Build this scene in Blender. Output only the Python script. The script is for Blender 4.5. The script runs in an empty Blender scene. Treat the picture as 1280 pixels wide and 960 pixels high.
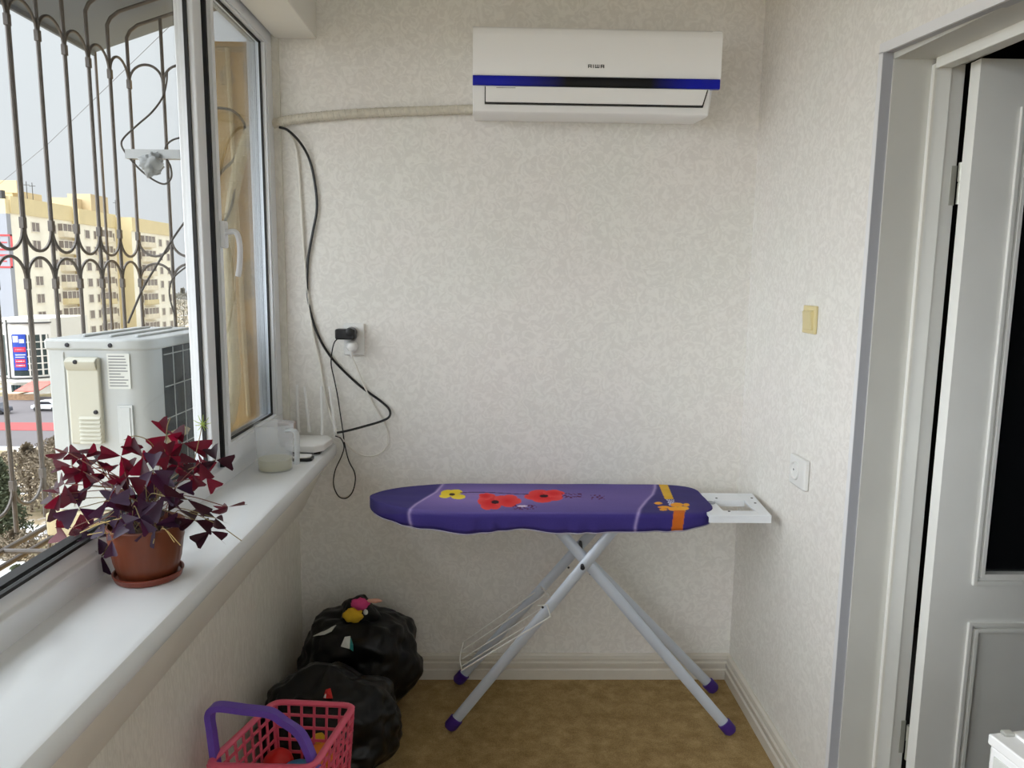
import bpy, bmesh, math, random
from mathutils import Vector, Matrix, noise
random.seed(7)
C = bpy.context.scene.collection
PI = math.pi
# ------------------------------------------------------------------ camera
EYE = 1.4707
FPX = 930.0
pit, yaw, rol = math.radians(8.0034), math.radians(1.3127), math.radians(0.6788)
fw = Vector((math.sin(yaw)*math.cos(pit), math.cos(yaw)*math.cos(pit), -math.sin(pit)))
rt = Vector((math.cos(yaw), -math.sin(yaw), 0)); up = rt.cross(fw)
r2 = math.cos(rol)*rt + math.sin(rol)*up; u2 = -math.sin(rol)*rt + math.cos(rol)*up
cam = bpy.data.cameras.new('camera'); cam.sensor_width = 36; cam.sensor_fit = 'HORIZONTAL'
cam.lens = FPX/1280*36; cam.clip_start = 0.02; cam.clip_end = 2000
camo = bpy.data.objects.new('camera', cam); C.objects.link(camo)
camo.matrix_world = Matrix(((r2.x, u2.x, -fw.x, 0), (r2.y, u2.y, -fw.y, 0), (r2.z, u2.z, -fw.z, EYE), (0, 0, 0, 1)))
bpy.context.scene.camera = camo
# ------------------------------------------------------------------ world: overcast sky, brighter towards the zenith
W = bpy.data.worlds.new('overcast'); bpy.context.scene.world = W; W.use_nodes = True
wn = W.node_tree; wn.nodes.clear()
wo = wn.nodes.new('ShaderNodeOutputWorld'); wb = wn.nodes.new('ShaderNodeBackground')
tc = wn.nodes.new('ShaderNodeTexCoord'); sp = wn.nodes.new('ShaderNodeSeparateXYZ')
rp = wn.nodes.new('ShaderNodeValToRGB'); nz = wn.nodes.new('ShaderNodeTexNoise'); mx = wn.nodes.new('ShaderNodeMix'); mx.data_type = 'RGBA'; mx.blend_type = 'MULTIPLY'
rc = wn.nodes.new('ShaderNodeValToRGB')
wn.links.new(tc.outputs['Generated'], sp.inputs[0]); wn.links.new(sp.outputs['Z'], rp.inputs[0])
el = rp.color_ramp.elements
el[0].position = 0.0; el[0].color = (0.67, 0.685, 0.715, 1)
el[1].position = 1.0; el[1].color = (2.30, 2.36, 2.42, 1)
e = el.new(0.30); e.color = (0.76, 0.79, 0.82, 1)
nz.inputs['Scale'].default_value = 2.2; nz.inputs['Detail'].default_value = 5
wn.links.new(tc.outputs['Generated'], nz.inputs['Vector']); wn.links.new(nz.outputs['Fac'], rc.inputs[0])
rc.color_ramp.elements[0].position = 0.3; rc.color_ramp.elements[0].color = (0.93, 0.94, 0.95, 1)
rc.color_ramp.elements[1].position = 0.7; rc.color_ramp.elements[1].color = (1.05, 1.05, 1.05, 1)
mx.inputs[0].default_value = 1.0
wn.links.new(rp.outputs[0], mx.inputs[6]); wn.links.new(rc.outputs[0], mx.inputs[7])
wn.links.new(mx.outputs[2], wb.inputs[0]); wb.inputs[1].default_value = 1.0
wn.links.new(wb.outputs[0], wo.inputs[0])
# sun behind thin cloud, off to the left and a little behind: a broad soft glow
sl = bpy.data.lights.new('sun', 'SUN'); sl.energy = 9.0; sl.angle = math.radians(110); sl.color = (.955, .98, 1.03)
so = bpy.data.objects.new('sun', sl); C.objects.link(so)
so.rotation_euler = Vector((0.80, 0.38, -0.52)).to_track_quat('-Z', 'Y').to_euler()
vs = bpy.context.scene.view_settings
vs.view_transform = 'Standard'; vs.look = 'None'; vs.gamma = 1.0; vs.use_curve_mapping = False; vs.exposure = 0.18
bpy.context.scene.cycles.max_bounces = 14; bpy.context.scene.cycles.diffuse_bounces = 8
bpy.context.scene.cycles.transparent_max_bounces = 16

# ------------------------------------------------------------------ points on known planes
def ray(px, py):
    return r2*((px-640)/FPX) + u2*((480-py)/FPX) + fw
def at_x(px, py, X): d = ray(px, py); return Vector((0, 0, EYE)) + d*(X/d.x)
def at_y(px, py, Y): d = ray(px, py); return Vector((0, 0, EYE)) + d*(Y/d.y)
def at_z(px, py, Z): d = ray(px, py); return Vector((0, 0, EYE)) + d*((Z-EYE)/d.z)

# ------------------------------------------------------------------ materials
def s2l(c): return tuple(((v/255)/12.92 if v/255 <= .04045 else ((v/255+.055)/1.055)**2.4) for v in c)
MATS = {}
def mat(name, rgb, rough=.5, metal=0., var=.0, scale=20., bump=0., bscale=None, stretch=(1, 1, 1), spec=.5, trans=None, coat=0., attr=None, detail=4.):
    m = bpy.data.materials.new(name); m.use_nodes = True; nt = m.node_tree; n = nt.nodes; l = nt.links
    p = n['Principled BSDF']; col = s2l(rgb)
    p.inputs['Base Color'].default_value = (*col, 1); p.inputs['Roughness'].default_value = rough; p.inputs['Metallic'].default_value = metal
    p.inputs['Specular IOR Level'].default_value = spec; p.inputs['Coat Weight'].default_value = coat
    t = n.new('ShaderNodeTexCoord'); mp = n.new('ShaderNodeMapping'); mp.inputs['Scale'].default_value = stretch
    l.new(t.outputs['Object'], mp.inputs['Vector'])
    src = None
    if attr:
        a = n.new('ShaderNodeVertexColor'); a.layer_name = attr; src = a.outputs['Color']; l.new(src, p.inputs['Base Color'])
    if var:
        z = n.new('ShaderNodeTexNoise'); z.inputs['Scale'].default_value = scale; z.inputs['Detail'].default_value = detail
        l.new(mp.outputs[0], z.inputs['Vector'])
        r = n.new('ShaderNodeValToRGB'); r.color_ramp.elements[0].position = .3; r.color_ramp.elements[1].position = .7
        a0 = 1-var; a1 = 1+var*.6
        r.color_ramp.elements[0].color = (a0, a0, a0, 1); r.color_ramp.elements[1].color = (a1, a1, a1, 1)
        x = n.new('ShaderNodeMix'); x.data_type = 'RGBA'; x.blend_type = 'MULTIPLY'; x.inputs[0].default_value = 1
        if src: l.new(src, x.inputs[6])
        else: x.inputs[6].default_value = (*col, 1)
        l.new(z.outputs['Fac'], r.inputs[0]); l.new(r.outputs[0], x.inputs[7]); l.new(x.outputs[2], p.inputs['Base Color'])
    if bump:
        z2 = n.new('ShaderNodeTexNoise'); z2.inputs['Scale'].default_value = bscale or scale; z2.inputs['Detail'].default_value = detail
        l.new(mp.outputs[0], z2.inputs['Vector'])
        b = n.new('ShaderNodeBump'); b.inputs['Strength'].default_value = bump; b.inputs['Distance'].default_value = .004
        l.new(z2.outputs['Fac'], b.inputs['Height']); l.new(b.outputs[0], p.inputs['Normal'])
    if trans:
        tr = n.new('ShaderNodeBsdfTranslucent'); tr.inputs['Color'].default_value = (*s2l(trans), 1)
        ad = n.new('ShaderNodeMixShader'); ad.inputs[0].default_value = .5
        l.new(p.outputs[0], ad.inputs[1]); l.new(tr.outputs[0], ad.inputs[2]); l.new(ad.outputs[0], n['Material Output'].inputs['Surface'])
    MATS[name] = m
    return m
def glass_mat(name, tint=(1, 1, 1), refl=.06, rough=.0):
    m = bpy.data.materials.new(name); m.use_nodes = True; nt = m.node_tree; n = nt.nodes; l = nt.links
    n.remove(n['Principled BSDF'])
    t = n.new('ShaderNodeBsdfTransparent'); t.inputs[0].default_value = (*tint, 1)
    g = n.new('ShaderNodeBsdfGlossy'); g.inputs['Roughness'].default_value = rough
    fr = n.new('ShaderNodeLayerWeight'); fr.inputs['Blend'].default_value = refl
    ml = n.new('ShaderNodeMath'); ml.operation = 'MULTIPLY'; ml.inputs[1].default_value = .7
    x = n.new('ShaderNodeMixShader'); l.new(fr.outputs['Fresnel'], ml.inputs[0]); l.new(ml.outputs[0], x.inputs[0]); l.new(t.outputs[0], x.inputs[1]); l.new(g.outputs[0], x.inputs[2])
    l.new(x.outputs[0], n['Material Output'].inputs['Surface'])
    MATS[name] = m
    return m

def wallpaper_mat(name, rgb, stretch):
    m = mat(name, rgb, .55, spec=.35); nt = m.node_tree; n = nt.nodes; l = nt.links; p = n['Principled BSDF']
    t = n.new('ShaderNodeTexCoord'); mp = n.new('ShaderNodeMapping'); mp.inputs['Scale'].default_value = stretch; l.new(t.outputs['Object'], mp.inputs['Vector'])
    z = n.new('ShaderNodeTexNoise'); z.inputs['Scale'].default_value = 32; z.inputs['Detail'].default_value = 4; z.inputs['Distortion'].default_value = 2.2
    l.new(mp.outputs[0], z.inputs['Vector'])
    r = n.new('ShaderNodeValToRGB'); r.color_ramp.elements[0].position = .42; r.color_ramp.elements[1].position = .60
    r.color_ramp.elements[0].color = (.94, .936, .932, 1); r.color_ramp.elements[1].color = (1.035, 1.035, 1.035, 1)
    l.new(z.outputs['Fac'], r.inputs[0])
    z2 = n.new('ShaderNodeTexNoise'); z2.inputs['Scale'].default_value = 3.0; z2.inputs['Detail'].default_value = 3; l.new(mp.outputs[0], z2.inputs['Vector'])
    r2_ = n.new('ShaderNodeValToRGB'); r2_.color_ramp.elements[0].position = .35; r2_.color_ramp.elements[1].position = .65
    r2_.color_ramp.elements[0].color = (.985, .972, .968, 1); r2_.color_ramp.elements[1].color = (.97, .98, .965, 1); l.new(z2.outputs['Fac'], r2_.inputs[0])
    x = n.new('ShaderNodeMix'); x.data_type = 'RGBA'; x.blend_type = 'MULTIPLY'; x.inputs[0].default_value = 1; x.inputs[6].default_value = (*s2l(rgb), 1); l.new(r.outputs[0], x.inputs[7])
    y = n.new('ShaderNodeMix'); y.data_type = 'RGBA'; y.blend_type = 'MULTIPLY'; y.inputs[0].default_value = 1; l.new(x.outputs[2], y.inputs[6]); l.new(r2_.outputs[0], y.inputs[7])
    l.new(y.outputs[2], p.inputs['Base Color'])
    b = n.new('ShaderNodeBump'); b.inputs['Strength'].default_value = .35; b.inputs['Distance'].default_value = .003; l.new(z.outputs['Fac'], b.inputs['Height']); l.new(b.outputs[0], p.inputs['Normal'])
    rr = n.new('ShaderNodeMapRange'); rr.inputs[1].default_value = .4; rr.inputs[2].default_value = .62; rr.inputs[3].default_value = .62; rr.inputs[4].default_value = .38
    l.new(z.outputs['Fac'], rr.inputs[0]); l.new(rr.outputs[0], p.inputs['Roughness'])
    return m
wallp = wallpaper_mat('embossed wallpaper', (231, 229, 225), (1, 1, 1))
wallv = wallpaper_mat('embossed wallpaper window side', (224, 221, 213), (1, 2.2, .5))
ceilm = mat('ceiling paint', (226, 224, 218), .8, var=.02, scale=5)
upvc = mat('white upvc', (226, 229, 234), .32, var=.02, scale=8)
upvc_sky = mat('upvc with sky tint', (222, 230, 240), .3)  # outer sash part made bluer: sky light put into its colour
rubber = mat('black rubber', (18, 18, 20), .6)
sillm = mat('white sill laminate', (224, 228, 232), .16, var=.03, scale=9, bump=.03, bscale=14, stretch=(1, .4, 1), coat=.2)
apronm = mat('painted apron board', (222, 219, 210), .5, var=.03, scale=6)
bbm = mat('cream baseboard', (210, 205, 194), .45, var=.03, scale=30)
doorp = mat('white door paint', (238, 238, 234), .38, var=.03, scale=7, bump=.05, bscale=30)
jambp = mat('off white jamb paint', (206, 205, 199), .42, var=.04, scale=6, bump=.05, bscale=25)
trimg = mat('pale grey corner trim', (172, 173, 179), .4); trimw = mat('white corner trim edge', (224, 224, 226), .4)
edge_hi = mat('jamb edge with painted highlight', (236, 234, 226), .35)  # highlight on the window-facing jamb edge put into its colour
darkm = mat('unlit room tone', (30, 26, 22), .8)  # darkness of the unlit next room put into the wall colour
glassw = glass_mat('window glass', (.97, .985, .98), .06)
carpet = mat('brown carpet', (139, 115, 70), .95, var=.0, spec=.1)
def carpet_nodes(m):
    nt = m.node_tree; n = nt.nodes; l = nt.links; p = n['Principled BSDF']
    t = n.new('ShaderNodeTexCoord')
    a = n.new('ShaderNodeTexNoise'); a.inputs['Scale'].default_value = 16; a.inputs['Detail'].default_value = 8; a.inputs['Roughness'].default_value = .72; l.new(t.outputs['Object'], a.inputs['Vector'])
    f = n.new('ShaderNodeTexNoise'); f.inputs['Scale'].default_value = 260; f.inputs['Detail'].default_value = 3; l.new(t.outputs['Object'], f.inputs['Vector'])
    r = n.new('ShaderNodeValToRGB'); E = r.color_ramp.elements
    E[0].position = .30; E[0].color = (*s2l((134, 110, 72)), 1); E[1].position = .70; E[1].color = (*s2l((182, 157, 114)), 1); q = E.new(.5); q.color = (*s2l((158, 133, 91)), 1)
    l.new(a.outputs['Fac'], r.inputs[0])
    x = n.new('ShaderNodeMix'); x.data_type = 'RGBA'; x.blend_type = 'OVERLAY'; x.inputs[0].default_value = .55; l.new(r.outputs[0], x.inputs[6]); l.new(f.outputs['Fac'], x.inputs[7])
    l.new(x.outputs[2], p.inputs['Base Color'])
    b = n.new('ShaderNodeBump'); b.inputs['Strength'].default_value = .5; b.inputs['Distance'].default_value = .004; l.new(f.outputs['Fac'], b.inputs['Height']); l.new(b.outputs[0], p.inputs['Normal'])
carpet_nodes(carpet)
acw = mat('appliance white plastic', (240, 240, 240), .3, spec=.5)
acpanel = mat('glossy white panel', (242, 242, 242), .18)
blackp = mat('black plastic', (16, 16, 18), .35)
whitep = mat('white plastic', (226, 226, 224), .35)
creamp = mat('yellowed plastic', (214, 200, 150), .4)
inkm = mat('dark ink', (40, 40, 42), .6)
lagm = mat('wrapped white lagging', (206, 200, 186), .6, var=.12, scale=60, bump=.5, bscale=70)
lagout = mat('weathered lagging outside', (206, 192, 156), .7, var=.12, scale=40, bump=.5, bscale=50)
whitecab = mat('white cable', (226, 223, 215), .45)
blackcab = mat('black cable', (14, 14, 15), .4)
legm = mat('pale grey painted steel', (200, 208, 220), .32, metal=.15)
wirem = mat('white coated wire', (230, 230, 226), .35)
footm = mat('purple plastic foot', (64, 36, 124), .45)
rivm = mat('dark rivet', (45, 45, 50), .4, metal=.6)
restm = mat('pale painted sheet steel', (226, 230, 235), .35)
coverm = mat('printed purple cotton', (80, 70, 140), .85, attr='print', var=.06, scale=300, bump=.15, bscale=30, spec=.2)
hemm = mat('pale overlocked hem', (176, 170, 186), .9)
potm = mat('terracotta plastic', (104, 50, 28), .38, var=.05, scale=15)
saucm = mat('red brown saucer', (120, 54, 38), .3)
soilm = mat('dry soil', (70, 52, 36), .95, var=.3, scale=120, bump=.6)
leafm = mat('purple oxalis leaf', (56, 12, 30), .45, var=.25, scale=60, trans=(122, 10, 38))  # crimson of leaves lit from behind put into the translucent tone
leafp = mat('oxalis leaf with sky sheen', (62, 42, 70), .42, var=.25, scale=60, trans=(66, 18, 44))  # violet sky reflection on upturned leaves put into the colour
leafd = mat('dark oxalis leaf', (38, 12, 28), .45, var=.2, scale=60, trans=(62, 8, 26))
stemm = mat('olive stem', (120, 104, 62), .6)
stemr = mat('reddish stem', (110, 62, 52), .6)
drym = mat('dry straw stem', (196, 170, 112), .7)
sproutm = mat('green sprout', (168, 184, 92), .6, trans=(160, 190, 80))
bagm = mat('black bin bag', (6, 6, 7), .36, bump=.7, bscale=34, stretch=(1, 1, .4), spec=.35)
pinkm = mat('pink plastic', (222, 92, 120), .35, trans=None)
purplem = mat('purple plastic', (104, 70, 178), .35)
redm = mat('red toy plastic', (200, 26, 24), .4); greenm = mat('green toy plastic', (96, 170, 60), .4); bluem = mat('blue toy plastic', (40, 120, 170), .4)
orangem = mat('orange toy plastic', (232, 140, 40), .4); yellowm = mat('yellow cloth', (214, 172, 34), .8, var=.06, scale=80); pinkc = mat('pink cloth', (206, 66, 126), .8); paperm = mat('white paper', (210, 212, 208), .7); tealm = mat('teal paper', (40, 140, 140), .7); peachm = mat('peach plastic', (226, 170, 150), .5)
# outside
barm = mat('weathered grille steel', (86, 80, 76), .5, metal=.2, var=.15, scale=30)
canm = mat('grey canopy sheet', (88, 99, 116), .5, var=.06, scale=4)
extm = mat('beige outside render', (208, 174, 112), .85, var=.16, scale=9, bump=.3, bscale=40)
stainm = mat('patched mortar', (190, 168, 128), .9, var=.35, scale=50, bump=.8, bscale=60)
unitm = mat('outdoor unit enamel', (186, 190, 191), .35); unitc = mat('yellowed unit cover', (188, 187, 174), .4)
coilm = mat('dark condenser fins', (66, 74, 80), .5, metal=.3, var=.25, scale=60, stretch=(1, 1, .05))
guardm = mat('guard wire', (170, 176, 178), .4)
concm = mat('cream plaster block', (196, 184, 152), .85, var=.1, scale=20, bump=.3)
polybag = mat('cloudy plastic wrap', (176, 180, 182), .3, trans=(180, 182, 184), bump=.5, bscale=60)
railm = mat('galvanised rail', (150, 152, 152), .4, metal=.3)
bcream = mat('cream panel facade', (248, 243, 228), .9, var=.07, scale=.35); byel = mat('yellow facade band', (222, 206, 164), .9, var=.05, scale=.5)
bgrey = mat('grey painted gable', (160, 163, 172), .9, var=.04, scale=.3); bbal = mat('pale balcony parapet', (236, 226, 204), .9, var=.1, scale=.6); bglass = mat('hazed distant window glass', (136, 126, 120), .25); bframe = mat('distant window frame', (226, 220, 208), .7)  # distance haze put into the paled window and facade colours
broof = mat('roof box render', (196, 178, 146), .9); redsign = mat('red sign paint', (206, 70, 74), .7)
shopw = mat('white shop cladding', (226, 224, 216), .6, var=.03, scale=.3); shopg = mat('dark shop glass', (46, 62, 64), .15); sblue = mat('blue poster', (40, 74, 176), .6); sred = mat('red poster panel', (206, 52, 78), .6); swhite = mat('poster white', (220, 222, 230), .6); sgrey = mat('dark band', (70, 70, 70), .6)
asph = mat('asphalt', (100, 95, 97), .9, var=.1, scale=.15); redp = mat('red paving', (150, 70, 70), .9, var=.08, scale=.3)
carm = mat('silver car paint', (214, 216, 220), .25); cargl = mat('car glass', (40, 44, 50), .15)
bushb = mat('bare brown twigs', (112, 100, 84), .95, var=.2, scale=2); bushg = mat('dark green needles', (74, 80, 60), .95, var=.3, scale=2); trunkm = mat('bark', (84, 70, 56), .95)
awnm = mat('striped awning', (196, 110, 100), .8, var=.2, scale=1.5)
def ground_mat():
    m = mat('thawing ground', (140, 120, 90), .95); nt = m.node_tree; n = nt.nodes; l = nt.links; p = n['Principled BSDF']
    t = n.new('ShaderNodeTexCoord'); a = n.new('ShaderNodeTexNoise'); a.inputs['Scale'].default_value = .22; a.inputs['Detail'].default_value = 9; a.inputs['Roughness'].default_value = .65; l.new(t.outputs['Object'], a.inputs['Vector'])
    r = n.new('ShaderNodeValToRGB'); E = r.color_ramp.elements
    E[0].position = .38; E[0].color = (*s2l((112, 104, 72)), 1); E[1].position = .60; E[1].color = (*s2l((204, 206, 210)), 1); q = E.new(.54); q.color = (*s2l((160, 142, 114)), 1); l.new(a.outputs['Fac'], r.inputs[0]); l.new(r.outputs[0], p.inputs['Base Color'])
    return m
groundm = ground_mat()

# ------------------------------------------------------------------ mesh helpers
class MB:
    def __init__(s): s.v = []; s.f = []; s.m = []
    def add(s, vs, fs, mi=0):
        o = len(s.v); s.v += [tuple(v) for v in vs]; s.f += [tuple(i+o for i in f) for f in fs]; s.m += [mi]*len(fs); return s
    def box(s, x0, x1, y0, y1, z0, z1, mi=0):
        v = [(x0, y0, z0), (x1, y0, z0), (x1, y1, z0), (x0, y1, z0), (x0, y0, z1), (x1, y0, z1), (x1, y1, z1), (x0, y1, z1)]
        return s.add(v, [(0, 3, 2, 1), (4, 5, 6, 7), (0, 1, 5, 4), (1, 2, 6, 5), (2, 3, 7, 6), (3, 0, 4, 7)], mi)
    def hexa(s, v, mi=0):
        return s.add(v, [(0, 3, 2, 1), (4, 5, 6, 7), (0, 1, 5, 4), (1, 2, 6, 5), (2, 3, 7, 6), (3, 0, 4, 7)], mi)
    def prism(s, poly, axis, a, b, mi=0):
        n = len(poly)
        def P(p, t):
            return {'x': (t, p[0], p[1]), 'y': (p[0], t, p[1]), 'z': (p[0], p[1], t)}[axis]
        v = [P(p, a) for p in poly]+[P(p, b) for p in poly]
        f = [tuple(range(n))[::-1], tuple(range(n, 2*n))]+[(i, (i+1) % n, n+(i+1) % n, n+i) for i in range(n)]
        return s.add(v, f, mi)
    def tube(s, pts, r, seg=8, mi=0, cap=True, flat=None, taper=None, rot=0.):
        pts = [Vector(p) for p in pts]; n = len(pts)
        t0 = (pts[1]-pts[0]).normalized(); nrm = flat if flat else (Vector((0, 0, 1)) if abs(t0.z) < .9 else Vector((1, 0, 0)))
        nrm = (nrm - t0*nrm.dot(t0)).normalized(); vs = []
        for i in range(n):
            t = (pts[min(i+1, n-1)]-pts[max(i-1, 0)]).normalized()
            nrm = (nrm - t*nrm.dot(t)); nrm = nrm.normalized() if nrm.length > 1e-6 else t.orthogonal().normalized()
            b = t.cross(nrm); k = 1 if taper is None else taper(i/(n-1))
            ra, rb = (r if isinstance(r, tuple) else (r, r))
            for j in range(seg):
                a = 2*PI*j/seg+rot; vs.append(pts[i]+nrm*(math.cos(a)*ra*k)+b*(math.sin(a)*rb*k))
        f = [(i*seg+j, i*seg+(j+1) % seg, (i+1)*seg+(j+1) % seg, (i+1)*seg+j) for i in range(n-1) for j in range(seg)]
        if cap: f += [tuple(range(seg))[::-1], tuple((n-1)*seg+j for j in range(seg))]
        return s.add(vs, f, mi)
    def lathe(s, prof, c, seg=40, mi=0, rib=None, axis='z'):
        vs = []; c = Vector(c)
        for r, h in prof:
            for j in range(seg):
                a = 2*PI*j/seg; rr = r+(rib(a, r, h) if rib else 0)
                d = {'z': Vector((rr*math.cos(a), rr*math.sin(a), h)), 'y': Vector((rr*math.cos(a), h, rr*math.sin(a))), 'x': Vector((h, rr*math.cos(a), rr*math.sin(a)))}[axis]
                vs.append(c+d)
        n = len(prof)
        f = [(i*seg+j, i*seg+(j+1) % seg, (i+1)*seg+(j+1) % seg, (i+1)*seg+j) for i in range(n-1) for j in range(seg)]
        if prof[0][0] > 1e-5 and prof[0] != prof[-1]: f.append(tuple(range(seg))[::-1])
        if prof[-1][0] > 1e-5 and prof[0] != prof[-1]: f.append(tuple((n-1)*seg+j for j in range(seg)))
        return s.add(vs, f, mi)
    def mesh(s, name, mats, smooth=True, ang=35):
        me = bpy.data.meshes.new(name); me.from_pydata(s.v, [], s.f); me.validate(); me.update()
        for m in (mats if isinstance(mats, (list, tuple)) else [mats]): me.materials.append(m)
        if len(me.polygons) == len(s.m): me.polygons.foreach_set('material_index', s.m)
        bm = bmesh.new(); bm.from_mesh(me); bmesh.ops.recalc_face_normals(bm, faces=bm.faces); bm.to_mesh(me); bm.free()
        if smooth:
            me.shade_smooth(); me.set_sharp_from_angle(angle=math.radians(ang))
        return me
def origin_of(root): return Vector(root.location) if root else Vector((0, 0, 0))
def world_loc(o):
    p = Vector((0, 0, 0))
    while o is not None: p += Vector(o.location); o = o.parent
    return p
def link(name, me, parent=None, loc=None, bevel=0, bseg=2):
    """mesh given in world coordinates; parented so that it stays where it is (parents are only moved, never turned)"""
    o = bpy.data.objects.new(name, me); C.objects.link(o)
    if parent is not None:
        o.parent = parent
        if loc is None: o.location = -world_loc(parent)
        else: o.location = Vector(loc)-world_loc(parent)
    elif loc is not None: o.location = loc
    if bevel:
        b = o.modifiers.new('bevel', 'BEVEL'); b.width = bevel; b.segments = bseg; b.limit_method = 'ANGLE'; b.angle_limit = math.radians(40); b.harden_normals = True
    return o
def build(mb, name, m, parent=None, bevel=0, smooth=True, ang=35, bseg=2): return link(name, mb.mesh(name, m, smooth, ang), parent, None, bevel, bseg)
def tag(o, label=None, cat=None, group=None, kind=None):
    if label: o['label'] = label
    if cat: o['category'] = cat
    if group: o['group'] = group
    if kind: o['kind'] = kind
    return o
def empty(name, loc, label=None, cat=None, group=None, kind=None):
    o = bpy.data.objects.new(name, None); o.empty_display_size = .05; C.objects.link(o); o.location = loc
    return tag(o, label, cat, group, kind)
def spline(pts, k=8):
    pts = [Vector(p) for p in pts]; P = [pts[0]*2-pts[1]]+pts+[pts[-1]*2-pts[-2]]; out = []
    for i in range(1, len(P)-2):
        for j in range(k):
            t = j/k; a, b, c, d = P[i-1], P[i], P[i+1], P[i+2]
            out.append(.5*((2*b)+(c-a)*t+(2*a-5*b+4*c-d)*t*t+(3*b-a-3*c+d)*t**3))
    return out+[pts[-1]]
def arc(c, r, a0, a1, n, ux, uz):
    c = Vector(c); return [c+ux*(r*math.cos(a0+(a1-a0)*i/n))+uz*(r*math.sin(a0+(a1-a0)*i/n)) for i in range(n+1)]
def text_mesh(s, size, m, depth=.0006, shear=0.):
    cu = bpy.data.curves.new('lettering', 'FONT'); cu.body = s; cu.size = size; cu.extrude = depth; cu.align_x = 'CENTER'; cu.align_y = 'CENTER'; cu.shear = shear
    o = bpy.data.objects.new('tmp', cu); C.objects.link(o); dg = bpy.context.evaluated_depsgraph_get()
    me = bpy.data.meshes.new_from_object(o.evaluated_get(dg)); bpy.data.objects.remove(o); me.materials.clear(); me.materials.append(m); return me

# ================================================================== ROOM SHELL
D = 2.6; XR = .885; XL = -.70; REAR = -1.9; ZC = 2.56
SZ = .888                                   # sill top
build(MB().box(XL-.02, XR+.02, REAR, D+.02, -.06, 0), 'floor', carpet)['kind'] = 'structure'
build(MB().box(-.80, XR+.3, REAR-.1, D+.1, ZC, ZC+.08), 'ceiling', ceilm)['kind'] = 'structure'
build(MB().box(-.735, XR+.1, D, D+.1, -.06, ZC), 'wall_back', wallp)['kind'] = 'structure'
# window side wall: parapet under the sill, header over the window, pier at the far end
wl = MB().box(-.80, XL, REAR, D, -.06, .84).box(-.84, -.735, REAR, D, 2.30, ZC).box(-.80, -.722, 2.590, D, .84, 2.30)
build(wl, 'wall_left', wallv)['kind'] = 'structure'
# right wall with the doorway
YJ = 1.775; YN = .90
wr = MB().box(XR, .965, YJ, D+.1, -.06, ZC).box(XR, .965, REAR, YN, -.06, ZC)
wr.hexa([(XR, YN, 1.93), (.965, YN, 1.93), (.965, YJ, 2.0), (XR, YJ, 2.0), (XR, YN, ZC), (.965, YN, ZC), (.965, YJ, ZC), (XR, YJ, ZC)])
build(wr, 'wall_right', wallp)['kind'] = 'structure'
build(MB().box(-.80, -.68, REAR-.08, REAR, -.06, ZC).box(.82, XR+.1, REAR-.08, REAR, -.06, ZC).box(-.68, .82, REAR-.08, REAR, -.06, .30).box(-.68, .82, REAR-.08, REAR, 2.42, ZC), 'wall_rear', wallp)['kind'] = 'structure'
# boxed beam over the window
build(MB().box(-.735, -.597, REAR, D, 2.246, ZC), 'trim_1', ceilm, bevel=.004)['kind'] = 'structure'
# baseboards: stepped moulding
prof = [(0, 0), (.020, 0), (.020, .036), (.014, .040), (.014, .044), (.018, .050), (.018, .064), (.012, .068), (.012, .073), (.015, .078), (.013, .090), (.006, .096), (0, .096)]
build(MB().prism([(D-a, b) for a, b in prof], 'x', XL, XR), 'baseboard_back', bbm)['kind'] = 'structure'
build(MB().prism([(XR-a, b) for a, b in prof], 'y', YJ+.012, D-.02), 'baseboard_right', bbm)['kind'] = 'structure'

# ------------------------------------------------------------------ window
XF = -.762; XS = -.745; XO = -.812; XG = -.790; XH = -.770
win = empty('window_1', (XF, 1.5, SZ), kind='structure')
# sill: board with rounded nose, apron under it
sp_ = [(-.79, SZ-.045), (-.573, SZ-.050), (-.565, SZ-.044), (-.562, SZ-.034), (-.562, SZ-.012), (-.566, SZ-.004), (-.574, SZ), (-.79, SZ)]
build(MB().prism(sp_, 'y', REAR, D), 'window_sill', sillm, win)
build(MB().prism([(-.72, .64), (-.688, .64), (-.682, .65), (-.60, .815), (-.60, SZ-.05), (-.72, SZ-.05)], 'y', REAR, D), 'apron_board', apronm, win, bevel=.002)
# outer frame: bottom rail, head, posts
Y0 = -1.85; YM0, YM1 = 1.985, 2.040; YE = 2.590; ZT = 2.300
fr = MB().prism([(XO, SZ-.02), (XF, SZ-.02), (XF, SZ+.046), (XF-.012, SZ+.050), (XF-.016, SZ+.062), (XF-.028, SZ+.074), (XO, SZ+.074)], 'y', Y0, YE)
fr.box(XO, XF, Y0, YE, 2.245, ZT)
build(fr, 'window_frame', upvc, win, bevel=.003)
build(MB().box(XO, XF, YM0, YM1, SZ+.07, 2.246), 'mullion', upvc, win, bevel=.004)
build(MB().box(XO, XF, 2.545, YE, SZ+.07, 2.246), 'frame_post', upvc, win, bevel=.004)
for yy in (.45, -1.0): build(MB().box(XO, XF, yy, yy+.11, SZ+.07, 2.246), 'mullion', upvc, win, bevel=.004)
build(MB().box(XO, XF, Y0, Y0+.06, SZ+.07, 2.246), 'frame_post', upvc, win, bevel=.004)
for a, b in ((.56, YM0), (-.89, .45), (Y0+.06, -1.0)):
    g = build(MB().box(XG-.004, XG+.004, a-.01, b+.01, SZ+.06, 2.25), 'glass_pane', glassw, win)
    t_ = .006
    build(MB().box(XG+.004, XG+.013, a, b, SZ+.074, SZ+.074+t_).box(XG+.004, XG+.013, b-t_, b, SZ+.07, 2.246).box(XG+.004, XG+.013, a, a+t_, SZ+.07, 2.246), 'gasket', rubber, win)
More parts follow.
